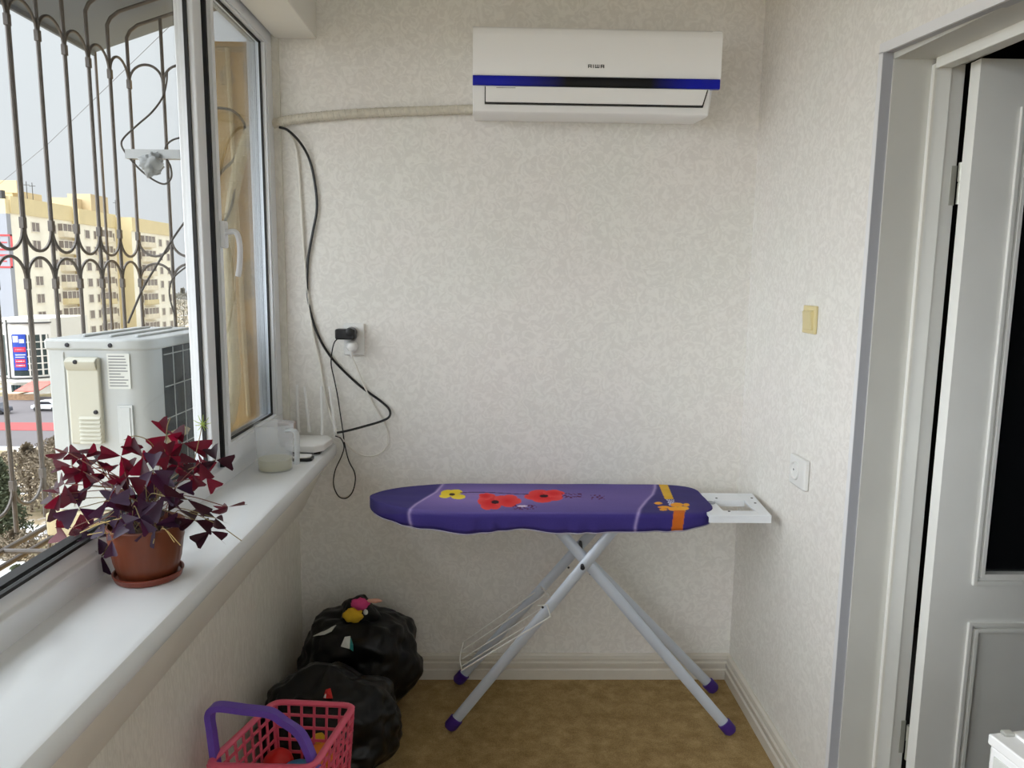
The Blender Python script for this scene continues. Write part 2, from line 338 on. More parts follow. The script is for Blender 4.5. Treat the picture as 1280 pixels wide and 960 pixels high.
# black drip rail line outside the fixed pane, and bead inside
build(MB().box(XG-.030, XG-.006, .56, YM0, SZ+.070, SZ+.082), 'bead', rubber, win)
# opening sash at the far end
SZ0, SZ1 = SZ+.052, 2.278; SY0, SY1 = 2.058, 2.592; ST = .080
sash = MB()
def sash_ring(x0, x1, w):
    sash.box(x0, x1, SY0, SY1, SZ0, SZ0+w); sash.box(x0, x1, SY0, SY1, SZ1-w, SZ1)
    sash.box(x0, x1, SY0, SY0+w, SZ0+w, SZ1-w); sash.box(x0, x1, SY1-w, SY1, SZ0+w, SZ1-w)
def ring(mb, x0, x1, y0, y1, z0, z1, wa):
    """frame of tapered section: outer size at x1 (room side), inner edge splayed"""
    for (a0, a1, b0, b1) in ((y0, y1, z0, z0+wa), (y0, y1, z1-wa, z1), (y0, y0+wa, z0, z1), (y1-wa, y1, z0, z1)):
        mb.box(x0, x1, a0, a1, b0, b1)
rg = MB()
WS = .062
for (x0, x1, wa) in ((XF-.004, XS-.004, WS), (XS-.004, XS, WS-.006)):
    rg.box(x0, x1, SY0, SY1, SZ0, SZ0+wa).box(x0, x1, SY0, SY1, SZ1-wa, SZ1).box(x0, x1, SY0, SY0+wa*.38, SZ0+wa, SZ1-wa).box(x0, x1, SY1-wa, SY1, SZ0+wa, SZ1-wa)
so_ = build(rg, 'sash', upvc, win, bevel=.002)
ib = MB(); a0, a1, b0, b1 = SY0+.024, SY1-.062, SZ0+.062, SZ1-.062
IO = -.798
ib.box(IO, XF-.004, a0-.012, a0, b0-.03, b1+.03).box(IO, XF-.004, a1, a1+.03, b0-.03, b1+.03).box(IO, XF-.004, a0, a1, b0-.03, b0).box(IO, XF-.004, a0, a1, b1, b1+.03)
build(ib, 'sash_reveal', upvc_sky, win)
build(MB().box(XH-.003, XH+.003, a0-.01, a1+.01, b0-.01, b1+.01), 'glass_pane', glassw, win)
gk = MB()
for X_ in (XH+.006,):
    gk.box(X_-.003, X_+.003, a0, a1, b0, b0+.006).box(X_-.003, X_+.003, a0, a1, b1-.006, b1).box(X_-.003, X_+.003, a1-.006, a1, b0, b1)
build(gk, 'gasket', rubber, win)
build(MB().box(XF-.006, XF+.006, SY0-.010, SY0+.001, SZ0, SZ1), 'gasket', rubber, win)
# handle on the sash
hz = 1.588; hy = SY0+.013
build(MB().box(XS, XS+.014, hy-.014, hy+.014, hz-.042, hz+.030), 'handle_plate', upvc, so_, bevel=.004)
hp = spline([(XS+.012, hy, hz), (XS+.034, hy+.001, hz+.002), (XS+.043, hy+.003, hz-.010), (XS+.046, hy+.006, hz-.045), (XS+.042, hy+.008, hz-.09), (XS+.037, hy+.008, hz-.118)], 6)
build(MB().tube(hp, (.0075, .012), 12), 'handle', upvc, so_)

# ------------------------------------------------------------------ doorway: corner trim, jamb, open leaf
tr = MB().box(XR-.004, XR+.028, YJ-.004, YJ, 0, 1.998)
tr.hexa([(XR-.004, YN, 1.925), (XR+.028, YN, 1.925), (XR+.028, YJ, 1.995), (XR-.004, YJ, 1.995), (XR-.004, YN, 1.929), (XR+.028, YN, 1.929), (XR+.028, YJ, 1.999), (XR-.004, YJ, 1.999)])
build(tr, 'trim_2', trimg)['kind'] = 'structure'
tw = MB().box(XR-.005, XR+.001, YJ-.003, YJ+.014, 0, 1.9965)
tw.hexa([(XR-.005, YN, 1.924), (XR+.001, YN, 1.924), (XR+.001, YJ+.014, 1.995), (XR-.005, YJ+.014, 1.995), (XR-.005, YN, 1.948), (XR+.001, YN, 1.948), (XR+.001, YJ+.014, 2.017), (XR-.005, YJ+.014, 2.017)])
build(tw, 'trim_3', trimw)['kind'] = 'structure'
door = empty('door_1', (1.02, 1.70, 0), kind='structure')
XD1 = at_y(1138, 400, 1.766).x; XD2 = at_y(1163, 400, 1.750).x; XD3 = at_y(1179, 400, 1.765).x
build(MB().box(.905, XD1+.01, YJ-.008, YJ+.08, 0, 1.985), 'reveal_board', jambp, door)
build(MB().box(XD1, XD2, 1.752, 1.84, 0, 1.968), 'door_jamb', doorp, door, bevel=.002)
build(MB().box(XD2-.002, XD3, 1.767, 1.86, 0, 1.972), 'rebate_strip', doorp, door, bevel=.002)
build(MB().box(XD1-.0025, XD1+.0035, 1.7495, 1.7545, 0, 1.962), 'jamb_edge', edge_hi, door)
hd = MB().hexa([(XD1, YN, 1.925), (XD2, YN, 1.925), (XD2, 1.752, 1.958), (XD1, 1.752, 1.958), (XD1, YN, 2.05), (XD2, YN, 2.05), (XD2, 1.752, 2.05), (XD1, 1.752, 2.05)])
hd.hexa([(XD2, YN, 1.950), (XD3, YN, 1.950), (XD3, 1.80, 1.972), (XD2, 1.80, 1.972), (XD2, YN, 2.05), (XD3, YN, 2.05), (XD3, 1.80, 2.05), (XD2, 1.80, 2.05)])
hd.hexa([(XD1-.0025, YN, 1.920), (XD1+.0035, YN, 1.920), (XD1+.0035, 1.752, 1.955), (XD1-.0025, 1.752, 1.955), (XD1-.0025, YN, 1.926), (XD1+.0035, YN, 1.926), (XD1+.0035, 1.752, 1.960), (XD1-.0025, 1.752, 1.960)])
build(hd, 'door_head', doorp, door, bevel=.0015)
build(MB().hexa([(.905, YN, 1.945), (XD1+.01, YN, 1.945), (XD1+.01, YJ, 1.980), (.905, YJ, 1.980), (.905, YN, 2.06), (XD1+.01, YN, 2.06), (XD1+.01, YJ, 2.06), (.905, YJ, 2.06)]), 'reveal_head', jambp, door)
# leaf, opened into the next room: hinge edge towards the jamb
LX0 = at_y(1196, 400, 1.690).x; LX1, LY0, LY1, LZ0, LZ1 = LX0+.78, 1.690, 1.726, .02, 1.962
px0, px1 = LX0+.098, LX1-.098
PZ0, PZ1 = .752, 1.862; QZ0, QZ1 = .16, .658
lf = MB().box(LX0, px0, LY0, LY1, LZ0, LZ1).box(px1, LX1, LY0, LY1, LZ0, LZ1).box(px0, px1, LY0, LY1, LZ0, QZ0).box(px0, px1, LY0, LY1, QZ1, PZ0).box(px0, px1, LY0, LY1, PZ1, LZ1)
lo = build(lf, 'door_leaf', doorp, door)
def moulding(z0, z1, nm):
    m_ = MB()
    for k, (w0, w1, d) in enumerate(((0, .010, .006), (.010, .018, -.004), (.018, .028, .004))):
        a0_, a1_, c0, c1 = px0+w0, px1-w0, z0+w0, z1-w0; b_ = w1-w0; yy = LY0-d
        m_.box(a0_, a0_+b_, yy, LY0+.02, c0, c1).box(a1_-b_, a1_, yy, LY0+.02, c0, c1).box(a0_+b_, a1_-b_, yy, LY0+.02, c0, c0+b_).box(a0_+b_, a1_-b_, yy, LY0+.02, c1-b_, c1)
    build(m_, nm, doorp, lo, bevel=.0015)
moulding(PZ0, PZ1, 'moulding'); moulding(QZ0, QZ1, 'moulding')
build(MB().box(px0+.03, px1-.03, LY0+.010, LY1-.006, QZ0+.03, QZ1-.03), 'door_panel', doorp, lo, bevel=.004)
build(MB().box(px0+.03, px1-.03, LY0+.014, LY0+.018, PZ0+.03, PZ1-.03), 'glass_pane', mat('dark door glass', (20, 21, 23), .12), lo)
HX = at_y(1185, 400, 1.738).x
for hz_ in (1.70, .305):
    h_ = MB().tube([(HX, 1.738, hz_-.045), (HX, 1.738, hz_+.002)], .0065, 12).tube([(HX, 1.738, hz_+.006), (HX, 1.738, hz_+.048)], .0075, 12).tube([(HX, 1.738, hz_-.001), (HX, 1.738, hz_+.008)], .0055, 10)
    h_.box(XD3-.012, XD3, 1.7655, 1.768, hz_-.045, hz_+.045)
    build(h_, 'hinge', mat('painted hinge', (196, 196, 186), .35, metal=.4), door)
# dark next room behind the doorway
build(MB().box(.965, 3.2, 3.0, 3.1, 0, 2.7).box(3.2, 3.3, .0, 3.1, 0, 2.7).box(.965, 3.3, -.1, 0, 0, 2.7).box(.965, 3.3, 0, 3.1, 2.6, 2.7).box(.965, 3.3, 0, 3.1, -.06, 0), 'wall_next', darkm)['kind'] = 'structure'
# unseen end window, added behind the camera to let more sky light in
w2 = empty('added_window_2', (0, REAR, .75), kind='structure')
fr2 = MB()
for a, b in ((-.68, -.62), (.04, .12), (.76, .82)): fr2.box(a, b, REAR-.08, REAR-.01, .30, 2.42)
fr2.box(-.68, .82, REAR-.08, REAR-.01, .30, .37).box(-.68, .82, REAR-.08, REAR-.01, 2.35, 2.42)
build(fr2, 'window_frame', upvc, w2, bevel=.003)
build(MB().box(-.64, .78, REAR-.05, REAR-.042, .35, 2.37), 'glass_pane', glassw, w2)

# ================================================================== INDOOR AIR CONDITIONER
AX0, AX1 = -.077, .690; AZ0, AZ1 = 1.985, 2.238; AYF = 2.40
ac = empty('air_conditioner', (.30, 2.6, AZ0), 'white wall mounted air conditioner with a blue and black band', 'air conditioner')
body = [(2.6, AZ0+.012), (2.43, AZ0-.002), (2.418, AZ0+.004), (2.408, AZ0+.03), (2.404, AZ0+.065), (2.404, AZ1-.02), (2.412, AZ1-.004), (2.425, AZ1), (2.6, AZ1)]
bm_ = MB().prism(body, 'x', AX0, AX1-.030)
# right end rounds off under the louver
def lerp(a, b, t): return a+(b-a)*t
bm_.hexa([(AX1-.030, 2.425, AZ0+.000), (AX1-.026, 2.425, AZ0+.004), (AX1-.026, 2.6, AZ0+.014), (AX1-.030, 2.6, AZ0+.012), (AX1-.030, 2.404, AZ1-.004), (AX1, 2.404, AZ1-.004), (AX1, 2.6, AZ1), (AX1-.030, 2.6, AZ1)])
build(bm_, 'housing', acw, ac, bevel=.003)
fp = [(2.405, 2.092), (2.400, 2.092), (2.396, 2.100), (2.396, AZ1-.030), (2.400, AZ1-.012), (2.410, AZ1-.002), (2.425, AZ1+.001), (2.425, AZ1-.006), (2.405, AZ1-.012)]
fpo = build(MB().prism(fp, 'x', AX0, AX1), 'front_panel', acpanel, ac)
lgm = MB(); lx, lz, lh_, lt = .2785, 2.1175, .0100, .0026
def post(x, z0=0, z1=1): lgm.box(lx+x-lt/2, lx+x+lt/2, 2.3952, 2.3965, lz+lh_*z0, lz+lh_*z1)
def barh(x0, x1, z): lgm.box(lx+x0-lt/2, lx+x1+lt/2, 2.3952, 2.3965, lz+lh_*z-.0010, lz+lh_*z+.0010)
post(0); post(.0085); barh(0, .0085, .9); barh(0, .0085, .42)
post(.0150)
post(.0212); post(.0268); post(.0324); barh(.0212, .0324, .1)
post(.0388); post(.0473); barh(.0388, .0473, .9); barh(.0388, .0473, .42)
lgo = build(lgm, 'logo', inkm, fpo, smooth=False)
# band: blue ends fading into black
def band_mat():
    m = mat('blue to black band', (16, 24, 130), .3, spec=.2); nt = m.node_tree; n = nt.nodes; l = nt.links
    t = n.new('ShaderNodeTexCoord'); s_ = n.new('ShaderNodeSeparateXYZ'); r = n.new('ShaderNodeValToRGB'); l.new(t.outputs['Generated'], s_.inputs[0]); l.new(s_.outputs[0], r.inputs[0])
    E = r.color_ramp.elements; bl = (*s2l((18, 28, 168)), 1); bk = (*s2l((8, 8, 12)), 1)
    E[0].position = .12; E[0].color = bl; E[1].position = .88; E[1].color = bl
    for p_ in (.38, .72): q = E.new(p_); q.color = bk
    l.new(r.outputs[0], n['Principled BSDF'].inputs['Base Color']); return m
bandm = band_mat()
build(MB().prism([(2.41, 2.062), (2.397, 2.062), (2.3945, 2.066), (2.3945, 2.087), (2.397, 2.0905), (2.41, 2.0905)], 'x', AX0, AX1-.002), 'band', bandm, ac)
build(MB().hexa([(-.040, 2.4025, 2.008), (.640, 2.4025, 2.008), (.640, 2.41, 2.008), (-.040, 2.41, 2.008), (-.040, 2.4025, 2.060), (.654, 2.4025, 2.060), (.654, 2.41, 2.060), (-.040, 2.41, 2.060)]), 'outlet_gap', blackp, ac)
lv = MB().hexa([(-.037, 2.400, 2.0135), (.637, 2.400, 2.0135), (.637, 2.407, 2.0135), (-.037, 2.407, 2.0135), (-.037, 2.398, 2.0600), (.650, 2.398, 2.0600), (.650, 2.407, 2.0600), (-.037, 2.407, 2.0600)])
lvo = build(lv, 'louver', acw, ac, bevel=.0015)
build(MB().box(-.004, .055, 2.3970, 2.3985, 2.0545, 2.0565), 'lettering', mat('grey print', (150, 150, 152), .6), lvo)

# lagged pipe along the back wall
pl_ = [(-.745, 2.588, 1.974), (-.70, 2.584, 1.984), (-.62, 2.583, 1.996), (-.50, 2.583, 2.008), (-.36, 2.583, 2.017), (-.22, 2.580, 2.023), (-.077, 2.580, 2.030), (-.05, 2.58, 2.031)]
lp_ = spline(pl_, 22)
lag = MB().tube(lp_, .0148, 12)
wv = []
for i in range(len(lag.v)): pass
lago = build(lag, 'wrapped_hose', lagm); tag(lago, 'white wrapped pipe running along the wall from the air conditioner to the window', 'pipe')
wrp = MB(); n_ = len(lp_)
tot = 46
for k in range(tot*10):
    pass
hel = []
for k in range(tot*8+1):
    u = k/(tot*8)*(n_-1); i = min(int(u), n_-2); t = u-i; p = lp_[i].lerp(lp_[i+1], t); a = 2*PI*k/8
    hel.append(p+Vector((0, math.cos(a), math.sin(a)))*.0148)
build(MB().tube(hel, .0022, 5), 'tape_edge', lagm, lago)

# ================================================================== CABLES, SOCKETS, SWITCH
def cable(name, pts, r, m, parent=None, k=8, seg=8): return build(MB().tube(spline(pts, k), r, seg), name, m, parent)
YW = D-.008
def wy(px, py, y=None): return at_y(px, py, YW if y is None else y)
bc = [wy(349, 159, 2.560), wy(360, 163, 2.562), wy(375, 178, 2.575), wy(387, 200), wy(394, 232), wy(396, 262), wy(391, 290), wy(385, 325), wy(384, 360), wy(388, 390), wy(398, 420), wy(412, 444), wy(430, 464), wy(452, 484), wy(474, 500), wy(486, 511, 2.585), wy(487, 520, 2.575), wy(478, 526, 2.57), wy(455, 533, 2.56), wy(436, 538, 2.55), wy(421, 541, 2.54)]
tag(cable('black_cable', bc, .0042, blackcab), 'thick black cable looping from the window top down to the router', 'cable')
wc = [wy(362, 168, 2.588), wy(371, 190), wy(376, 250), wy(379, 300), wy(382, 340), wy(386, 380), wy(392, 420), wy(400, 455), wy(406, 490), wy(412, 515), wy(421, 541, 2.55)]
tag(cable('white_cable', wc, .0042, whitecab), 'white cable hanging down the corner behind the black cable', 'cable')
# double socket
sk = empty('wall_socket', (-.49, D, 1.26), 'white double wall socket with two plugs in it, on the back wall', 'socket')
a_, b_ = wy(428, 404), wy(456, 444)
pm = MB().box(a_.x+.004, b_.x, D-.012, D, b_.z, a_.z)
plate = build(pm, 'plate', whitep, sk, bevel=.004)
cx = (a_.x+b_.x)/2-.002; zs1 = a_.z-.034; zs2 = b_.z+.032
for z_ in (zs1, zs2):
    build(MB().lathe([(.0245, D-.0125), (.0245, D-.0165), (.0205, D-.0165), (.0200, D-.0135), (0, D-.0135)], (cx, 0, z_), 28, axis='y'), 'outlet', whitep, sk)
ad = empty('power_adapter', (cx, D-.02, zs1), 'black power adapter in the upper outlet, thin black lead', 'plug')
build(MB().box(cx-.052, cx+.016, D-.062, D-.020, zs1-.019, zs1+.017), 'adapter_body', blackp, ad, bevel=.006)
build(MB().lathe([(.018, D-.014), (.019, D-.024), (.017, D-.060), (.010, D-.063), (0, D-.063)], (cx-.002, 0, zs1+.004), 24, axis='y'), 'plug_face', blackp, ad)
ld = [(cx-.052, D-.040, zs1+.001), wy(424, 421, D-.04), wy(418, 428, D-.03), wy(415, 440, D-.02), wy(414, 456, D-.014), wy(418, 475, D-.012), wy(422, 495, D-.012), wy(425, 515, D-.016), wy(428, 535, D-.03), wy(431, 556, D-.035), wy(436, 576, D-.03), wy(443, 590, D-.02), wy(444, 602, D-.014), wy(440, 616, D-.012), wy(432, 623, D-.012), wy(423, 620, D-.012), wy(417, 606, D-.014), wy(419, 588, D-.02), wy(427, 570, D-.03), wy(430, 558, D-.042), wy(426, 548, D-.05), wy(419, 545, D-.055)]
cable('lead', ld, .0021, blackcab, ad)
pg = empty('plug', (cx, D-.02, zs2), 'white round plug in the lower outlet, with a white lead', 'plug')
build(MB().lathe([(.0185, D-.014), (.0195, D-.020), (.0185, D-.034), (.013, D-.044), (.006, D-.047), (0, D-.047)], (cx, 0, zs2), 28, axis='y'), 'plug_body', whitep, pg)
build(MB().tube([(cx-.001, D-.036, zs2-.010), (cx-.002, D-.034, zs2-.024), (cx-.001, D-.030, zs2-.034)], .0070, 12, taper=lambda t: 1-.45*t), 'strain_relief', whitep, pg)
lw = [(cx-.001, D-.030, zs2-.034), wy(447, 462, D-.02), wy(455, 482, D-.012), wy(463, 498), wy(472, 515), wy(480, 528), wy(485, 543), wy(484, 556), wy(476, 566), wy(464, 570), wy(450, 568), wy(438, 560, D-.02), wy(428, 549, D-.04), wy(421, 543, D-.06)]
cable('lead', lw, .0030, whitecab, pg)
# cream rocker switch and white socket on the right wall
sw = empty('light_switch', (XR, 2.07, 1.37), 'yellowed cream rocker light switch on the right wall', 'light switch')
build(MB().box(XR-.009, XR, 2.030, 2.112, 1.330, 1.408), 'plate', creamp, sw, bevel=.003)
build(MB().prism([(XR-.008, 1.340), (XR-.014, 1.342), (XR-.019, 1.392), (XR-.008, 1.396)], 'y', 2.040, 2.094), 'rocker', creamp, sw, bevel=.0015)
s2 = empty('wall_socket', (XR, 2.07, .93), 'white single wall socket low on the right wall', 'socket')
build(MB().box(XR-.016, XR, 2.012, 2.122, .888, .976), 'plate', whitep, s2, bevel=.006)
o2 = build(MB().lathe([(.027, XR-.015), (.027, XR-.021), (.024, XR-.022), (.0225, XR-.015), (0, XR-.015)], (0, 2.075, .934), 30, axis='x'), 'outlet', whitep, s2)
for y_ in (2.062, 2.088): build(MB().tube([(XR-.0145, y_, .934), (XR-.0165, y_, .934)], .0032, 8), 'pin_hole', inkm, o2)

# ================================================================== ON THE SILL: router, box, remote, jug, plant
rt_ = empty('router', (-.63, 2.52, SZ), 'white router with four upright antennas at the far end of the sill', 'router')
rz0, rz1 = SZ+.010, SZ+.034
P0 = [(-.700, 2.575), (-.700, 2.44), (-.660, 2.405), (-.592, 2.400), (-.566, 2.43), (-.560, 2.53), (-.585, 2.575)]
build(MB().prism(P0, 'z', rz0, rz1), 'router_body', whitep, rt_, bevel=.005)
for fx_, fy_ in ((-.67, 2.44), (-.59, 2.44), (-.67, 2.55), (-.59, 2.55)): build(MB().box(fx_-.01, fx_+.01, fy_-.01, fy_+.01, SZ, rz0), 'foot', blackp, rt_)
def antenna(pxb, pyb, pxt, pyt, y):
    b = at_y(pxb, pyb, y); t = at_y(pxt, pyt, y-.004)
    build(MB().tube([b, b.lerp(t, .12), b.lerp(t, .16), t], (.0062, .0045), 10, taper=lambda u: 1.15 if u < .2 else 1-.25*u), 'antenna', whitep, rt_)
antenna(373, 540, 371, 481, 2.578); antenna(387, 540, 381, 483, 2.574)
antenna(403, 545, 402, 483, 2.570); antenna(420, 547, 412, 483, 2.560)
bx = empty('small_box', (-.70, 2.56, SZ), 'small pale grey device standing behind the jug against the wall', 'box')
build(MB().box(-.748, -.690, 2.525, 2.560, rz1+.0, SZ+.088).box(-.742, -.698, 2.528, 2.556, SZ, rz1), 'casing', mat('dull pinkish grey plastic', (186, 172, 166), .5), bx, bevel=.004)
build(MB().box(-.735, -.705, 2.5235, 2.526, SZ+.05, SZ+.078), 'front_plate', mat('grey plastic', (150, 146, 142), .4), bx, bevel=.002)
rm = empty('remote_control', (-.635, 2.35, SZ), 'flat black and white handset lying in front of the router', 'remote')
build(MB().prism([(-.700, 2.325), (-.598, 2.322), (-.583, 2.333), (-.583, 2.365), (-.592, 2.374), (-.700, 2.376)], 'z', SZ, SZ+.010), 'base', blackp, rm, bevel=.003)
build(MB().prism([(-.698, 2.327), (-.600, 2.325), (-.588, 2.335), (-.588, 2.362), (-.596, 2.371), (-.698, 2.373)], 'z', SZ+.010, SZ+.015), 'face_plate', whitep, rm, bevel=.002)
build(MB().box(-.662, -.640, 2.335, 2.366, SZ+.0148, SZ+.0165), 'display', blackp, rm, bevel=.001)
# measuring jug: translucent plastic, some water
JX, JY = -.668, 2.228
def frosted(name, rgb, alpha):
    m = bpy.data.materials.new(name); m.use_nodes = True; nt = m.node_tree; n = nt.nodes; l = nt.links; p = n['Principled BSDF']
    p.inputs['Base Color'].default_value = (*s2l(rgb), 1); p.inputs['Roughness'].default_value = .25
    t = n.new('ShaderNodeBsdfTransparent'); tr = n.new('ShaderNodeBsdfTranslucent'); tr.inputs[0].default_value = (*s2l(rgb), 1)
    x = n.new('ShaderNodeMixShader'); x.inputs[0].default_value = .45; l.new(p.outputs[0], x.inputs[1]); l.new(tr.outputs[0], x.inputs[2])
    y = n.new('ShaderNodeMixShader'); y.inputs[0].default_value = alpha; l.new(t.outputs[0], y.inputs[1]); l.new(x.outputs[0], y.inputs[2])
    l.new(y.outputs[0], n['Material Output'].inputs['Surface']); return m
jugm = frosted('frosted plastic', (238, 242, 246), .26); waterm = frosted('cloudy water', (226, 218, 176), .50); jhm = frosted('thick frosted plastic', (226, 230, 232), .85)
jug = empty('measuring_jug', (JX, JY, SZ), 'translucent plastic measuring jug with a little water, near the sill end', 'jug')
jp = [(0, .0015), (.047, .0015), (.0485, .004), (.0545, .095), (.0565, .142), (.0585, .143), (.0585, .139), (.0565, .1385), (.0560, .094), (.050, .0), (0, 0)]
build(MB().lathe(jp, (JX, JY, SZ), 40, rib=lambda a, r, h: .006*max(0, math.cos(a-2.6))**8 if h > .12 else 0), 'jug_body', jugm, jug)
build(MB().lathe([(0, .004), (.047, .004), (.0492, .036), (0, .036)], (JX, JY, SZ), 36), 'water', waterm, jug)
hx = Vector((math.cos(-.55), math.sin(-.55), 0)); base = Vector((JX, JY, SZ))
hpts = [base+hx*.054+Vector((0, 0, .128)), base+hx*.074+Vector((0, 0, .131)), base+hx*.091+Vector((0, 0, .126)), base+hx*.095+Vector((0, 0, .105)), base+hx*.094+Vector((0, 0, .07)), base+hx*.092+Vector((0, 0, .030))]
build(MB().tube(spline(hpts, 5), (.0105, .0045), 10, flat=Vector((hx.y, -hx.x, 0))), 'jug_handle', jhm, jug)

# ---------------- oxalis in a terracotta coloured pot
PX, PY = -.672, 1.40
plant = empty('potted_plant', (PX, PY, SZ), 'purple leaved plant in a brown plastic pot on the sill', 'plant')
rib = lambda a, r, h: .0012*math.cos(a*22) if .012 < h < .075 and r > .04 else 0
build(MB().lathe([(0, .004), (.048, .004), (.052, .008), (.060, .040), (.066, .075), (.068, .082), (.0685, .104), (.0700, .107), (.0695, .110), (.066, .110), (.065, .095), (0, .095)], (PX, PY, SZ), 66, rib=rib), 'pot', potm, plant)
build(MB().lathe([(0, 0), (.056, 0), (.060, .003), (.0625, .012), (.0640, .013), (.0640, .015), (.061, .015), (.058, .006), (0, .0045)], (PX, PY, SZ), 48), 'saucer', saucm, plant)
build(MB().lathe([(.0645, .094), (.05, .099), (.03, .103), (0, .104)], (PX, PY, SZ), 24), 'soil', soilm, plant)
def leaflet(mb, ang, L, wd, fold, tilt):
    """one triangular leaflet hinged at the origin, folded along its midrib"""
    d = Vector((math.cos(ang), math.sin(ang), 0)); s = Vector((-d.y, d.x, 0)); z = Vector((0, 0, 1))
    d2 = d*math.cos(tilt)+z*math.sin(tilt)
    up_ = (z*math.cos(tilt)-d*math.sin(tilt))
    def pt(u, v): return d2*(u*L)+(s*math.cos(fold)+up_*math.sin(fold))*(v*wd) if v > 0 else d2*(u*L)+(-s*math.cos(fold)+up_*math.sin(fold))*(-v*wd)
    r1 = [pt(.02, 0), pt(.35, 0), pt(.72, 0), pt(.93, 0)]
    ls = [pt(.30, .20), pt(.68, .42), pt(.98, .56), pt(1.04, .40)]; rs = [pt(.30, -.20), pt(.68, -.42), pt(.98, -.56), pt(1.04, -.40)]
    o = len(mb.v); mb.v += [tuple(q) for q in r1+ls+rs]
    F = [(0, 1, 4), (1, 2, 5, 4), (2, 3, 7, 6, 5), (0, 8, 1), (1, 8, 9, 2), (2, 9, 10, 11, 3)]
    mb.f += [tuple(i+o for i in f) for f in F]; mb.m += [0]*len(F)
leaf_mesh = {}
rl = random.Random(3)
for kind, m_ in (('r', leafm), ('p', leafp), ('d', leafd)):
    for k in range(5):
        mb = MB()
        for j in range(3): leaflet(mb, j*2*PI/3+rl.uniform(-.25, .25), 1.0, rl.uniform(.85, 1.05), rl.uniform(.15, .75), rl.uniform(-.75, .15))
        leaf_mesh[kind, k] = mb.mesh('leaf', m_, ang=60)
LV = [(340, 262, 92, 'r'), (425, 290, 80, 'r'), (480, 300, 74, 'd'), (322, 420, 105, 'r'), (300, 470, 80, 'r'), (265, 512, 90, 'd'), (395, 540, 100, 'p'), (360, 640, 70, 'r'), (345, 700, 118, 'r'), (510, 780, 92, 'p'), (540, 368, 64, 'r'),
      (605, 280, 92, 'r'), (715, 285, 104, 'r'), (835, 178, 90, 'r'), (915, 215, 118, 'r'), (850, 280, 74, 'r'), (640, 385, 90, 'r'), (578, 440, 95, 'r'), (660, 430, 95, 'r'), (540, 505, 100, 'p'), (640, 560, 104, 'p'), (690, 500, 104, 'p'), (825, 482, 120, 'p'),
      (935, 495, 120, 'd'), (775, 625, 104, 'p'), (735, 705, 94, 'p'), (560, 700, 84, 'p'), (490, 690, 78, 'p'), (1000, 312, 90, 'r'), (1080, 300, 84, 'd'), (1030, 385, 78, 'r'), (965, 375, 70, 'r'), (765, 350, 84, 'p'), (835, 335, 84, 'r'), (890, 330, 80, 'd'),
      (1140, 535, 84, 'r'), (1078, 590, 82, 'd'), (1052, 655, 92, 'd'), (975, 600, 96, 'd'), (415, 355, 84, 'r'), (700, 345, 84, 'r'), (470, 340, 84, 'r'), (880, 440, 80, 'p'), (645, 480, 92, 'd'), (440, 430, 84, 'd'), (590, 600, 84, 'p'), (700, 590, 90, 'p'), (520, 600, 90, 'p'), (840, 560, 80, 'd'), (360, 330, 80, 'r'), (940, 330, 80, 'r')]
rl = random.Random(11); topc = Vector((PX, PY, SZ+.098))
vdir = Vector((0, 0, EYE))
stems = []
for i, (zx, zy, sz, kd) in enumerate(LV):
    ppx, ppy = zx/4, 500+zy/4
    dx = (ppx-192)/110
    Y = PY+rl.uniform(-.06, .06)-(.05 if kd == 'p' else 0)-.02*abs(dx)
    if ppx < 130: Y = max(Y, PY-.005)
    p = at_y(ppx, ppy, Y)
    if p.x < -.745 and p.z < SZ+.10: Y = PY; p = at_y(ppx, ppy, Y)
    L = sz/4*1.05*Y/FPX
    o = bpy.data.objects.new('leaf', leaf_mesh[kd, i % 5]); C.objects.link(o); o.parent = plant; o.location = p-plant.location
    toc = (Vector((0, 0, EYE))-p).normalized()
    out = Vector((p.x-PX, p.y-PY, 0)); out = out.normalized() if out.length > 1e-3 else Vector((0, -1, 0))
    if kd == 'p': nrm = (toc*.9+Vector((0, 0, .45))+out*.3)
    else: nrm = (toc*.55+Vector((0, 0, .5))+out*.25)
    nrm += Vector((rl.uniform(-.55, .55), rl.uniform(-.55, .55), rl.uniform(-.4, .3)))
    q = nrm.normalized().to_track_quat('Z', 'Y'); o.rotation_mode = 'QUATERNION'
    from mathutils import Quaternion
    o.rotation_quaternion = q @ Quaternion((0, 0, 1), rl.uniform(0, 6.28)); o.scale = (L, L, L)
    b0 = topc+Vector((rl.uniform(-.04, .04), rl.uniform(-.04, .03), 0))
    mid = b0.lerp(p, .5)+Vector((0, 0, .025+.02*rl.random()))
    if p.z < SZ+.10: mid = b0.lerp(p, .45)+Vector((0, -.01, .03))
    build(MB().tube(spline([b0, b0.lerp(mid, .5)+Vector((0, 0, .015)), mid, p], 4), .0009, 5), 'stem', stemr if kd == 'r' else stemm, plant)
for i in range(14):
    a = rl.uniform(0, 2*PI); b0 = topc+Vector((math.cos(a)*.045, math.sin(a)*.03-.012, 0)); e_ = b0+Vector((math.cos(a)*.05, -abs(math.sin(a))*.03-.01, rl.uniform(-.02, .02)))
    build(MB().tube(spline([b0, b0.lerp(e_, .5)+Vector((rl.uniform(-.01, .01), 0, rl.uniform(.0, .02))), e_], 5), .0008, 5), 'dry_stem', drym, plant)
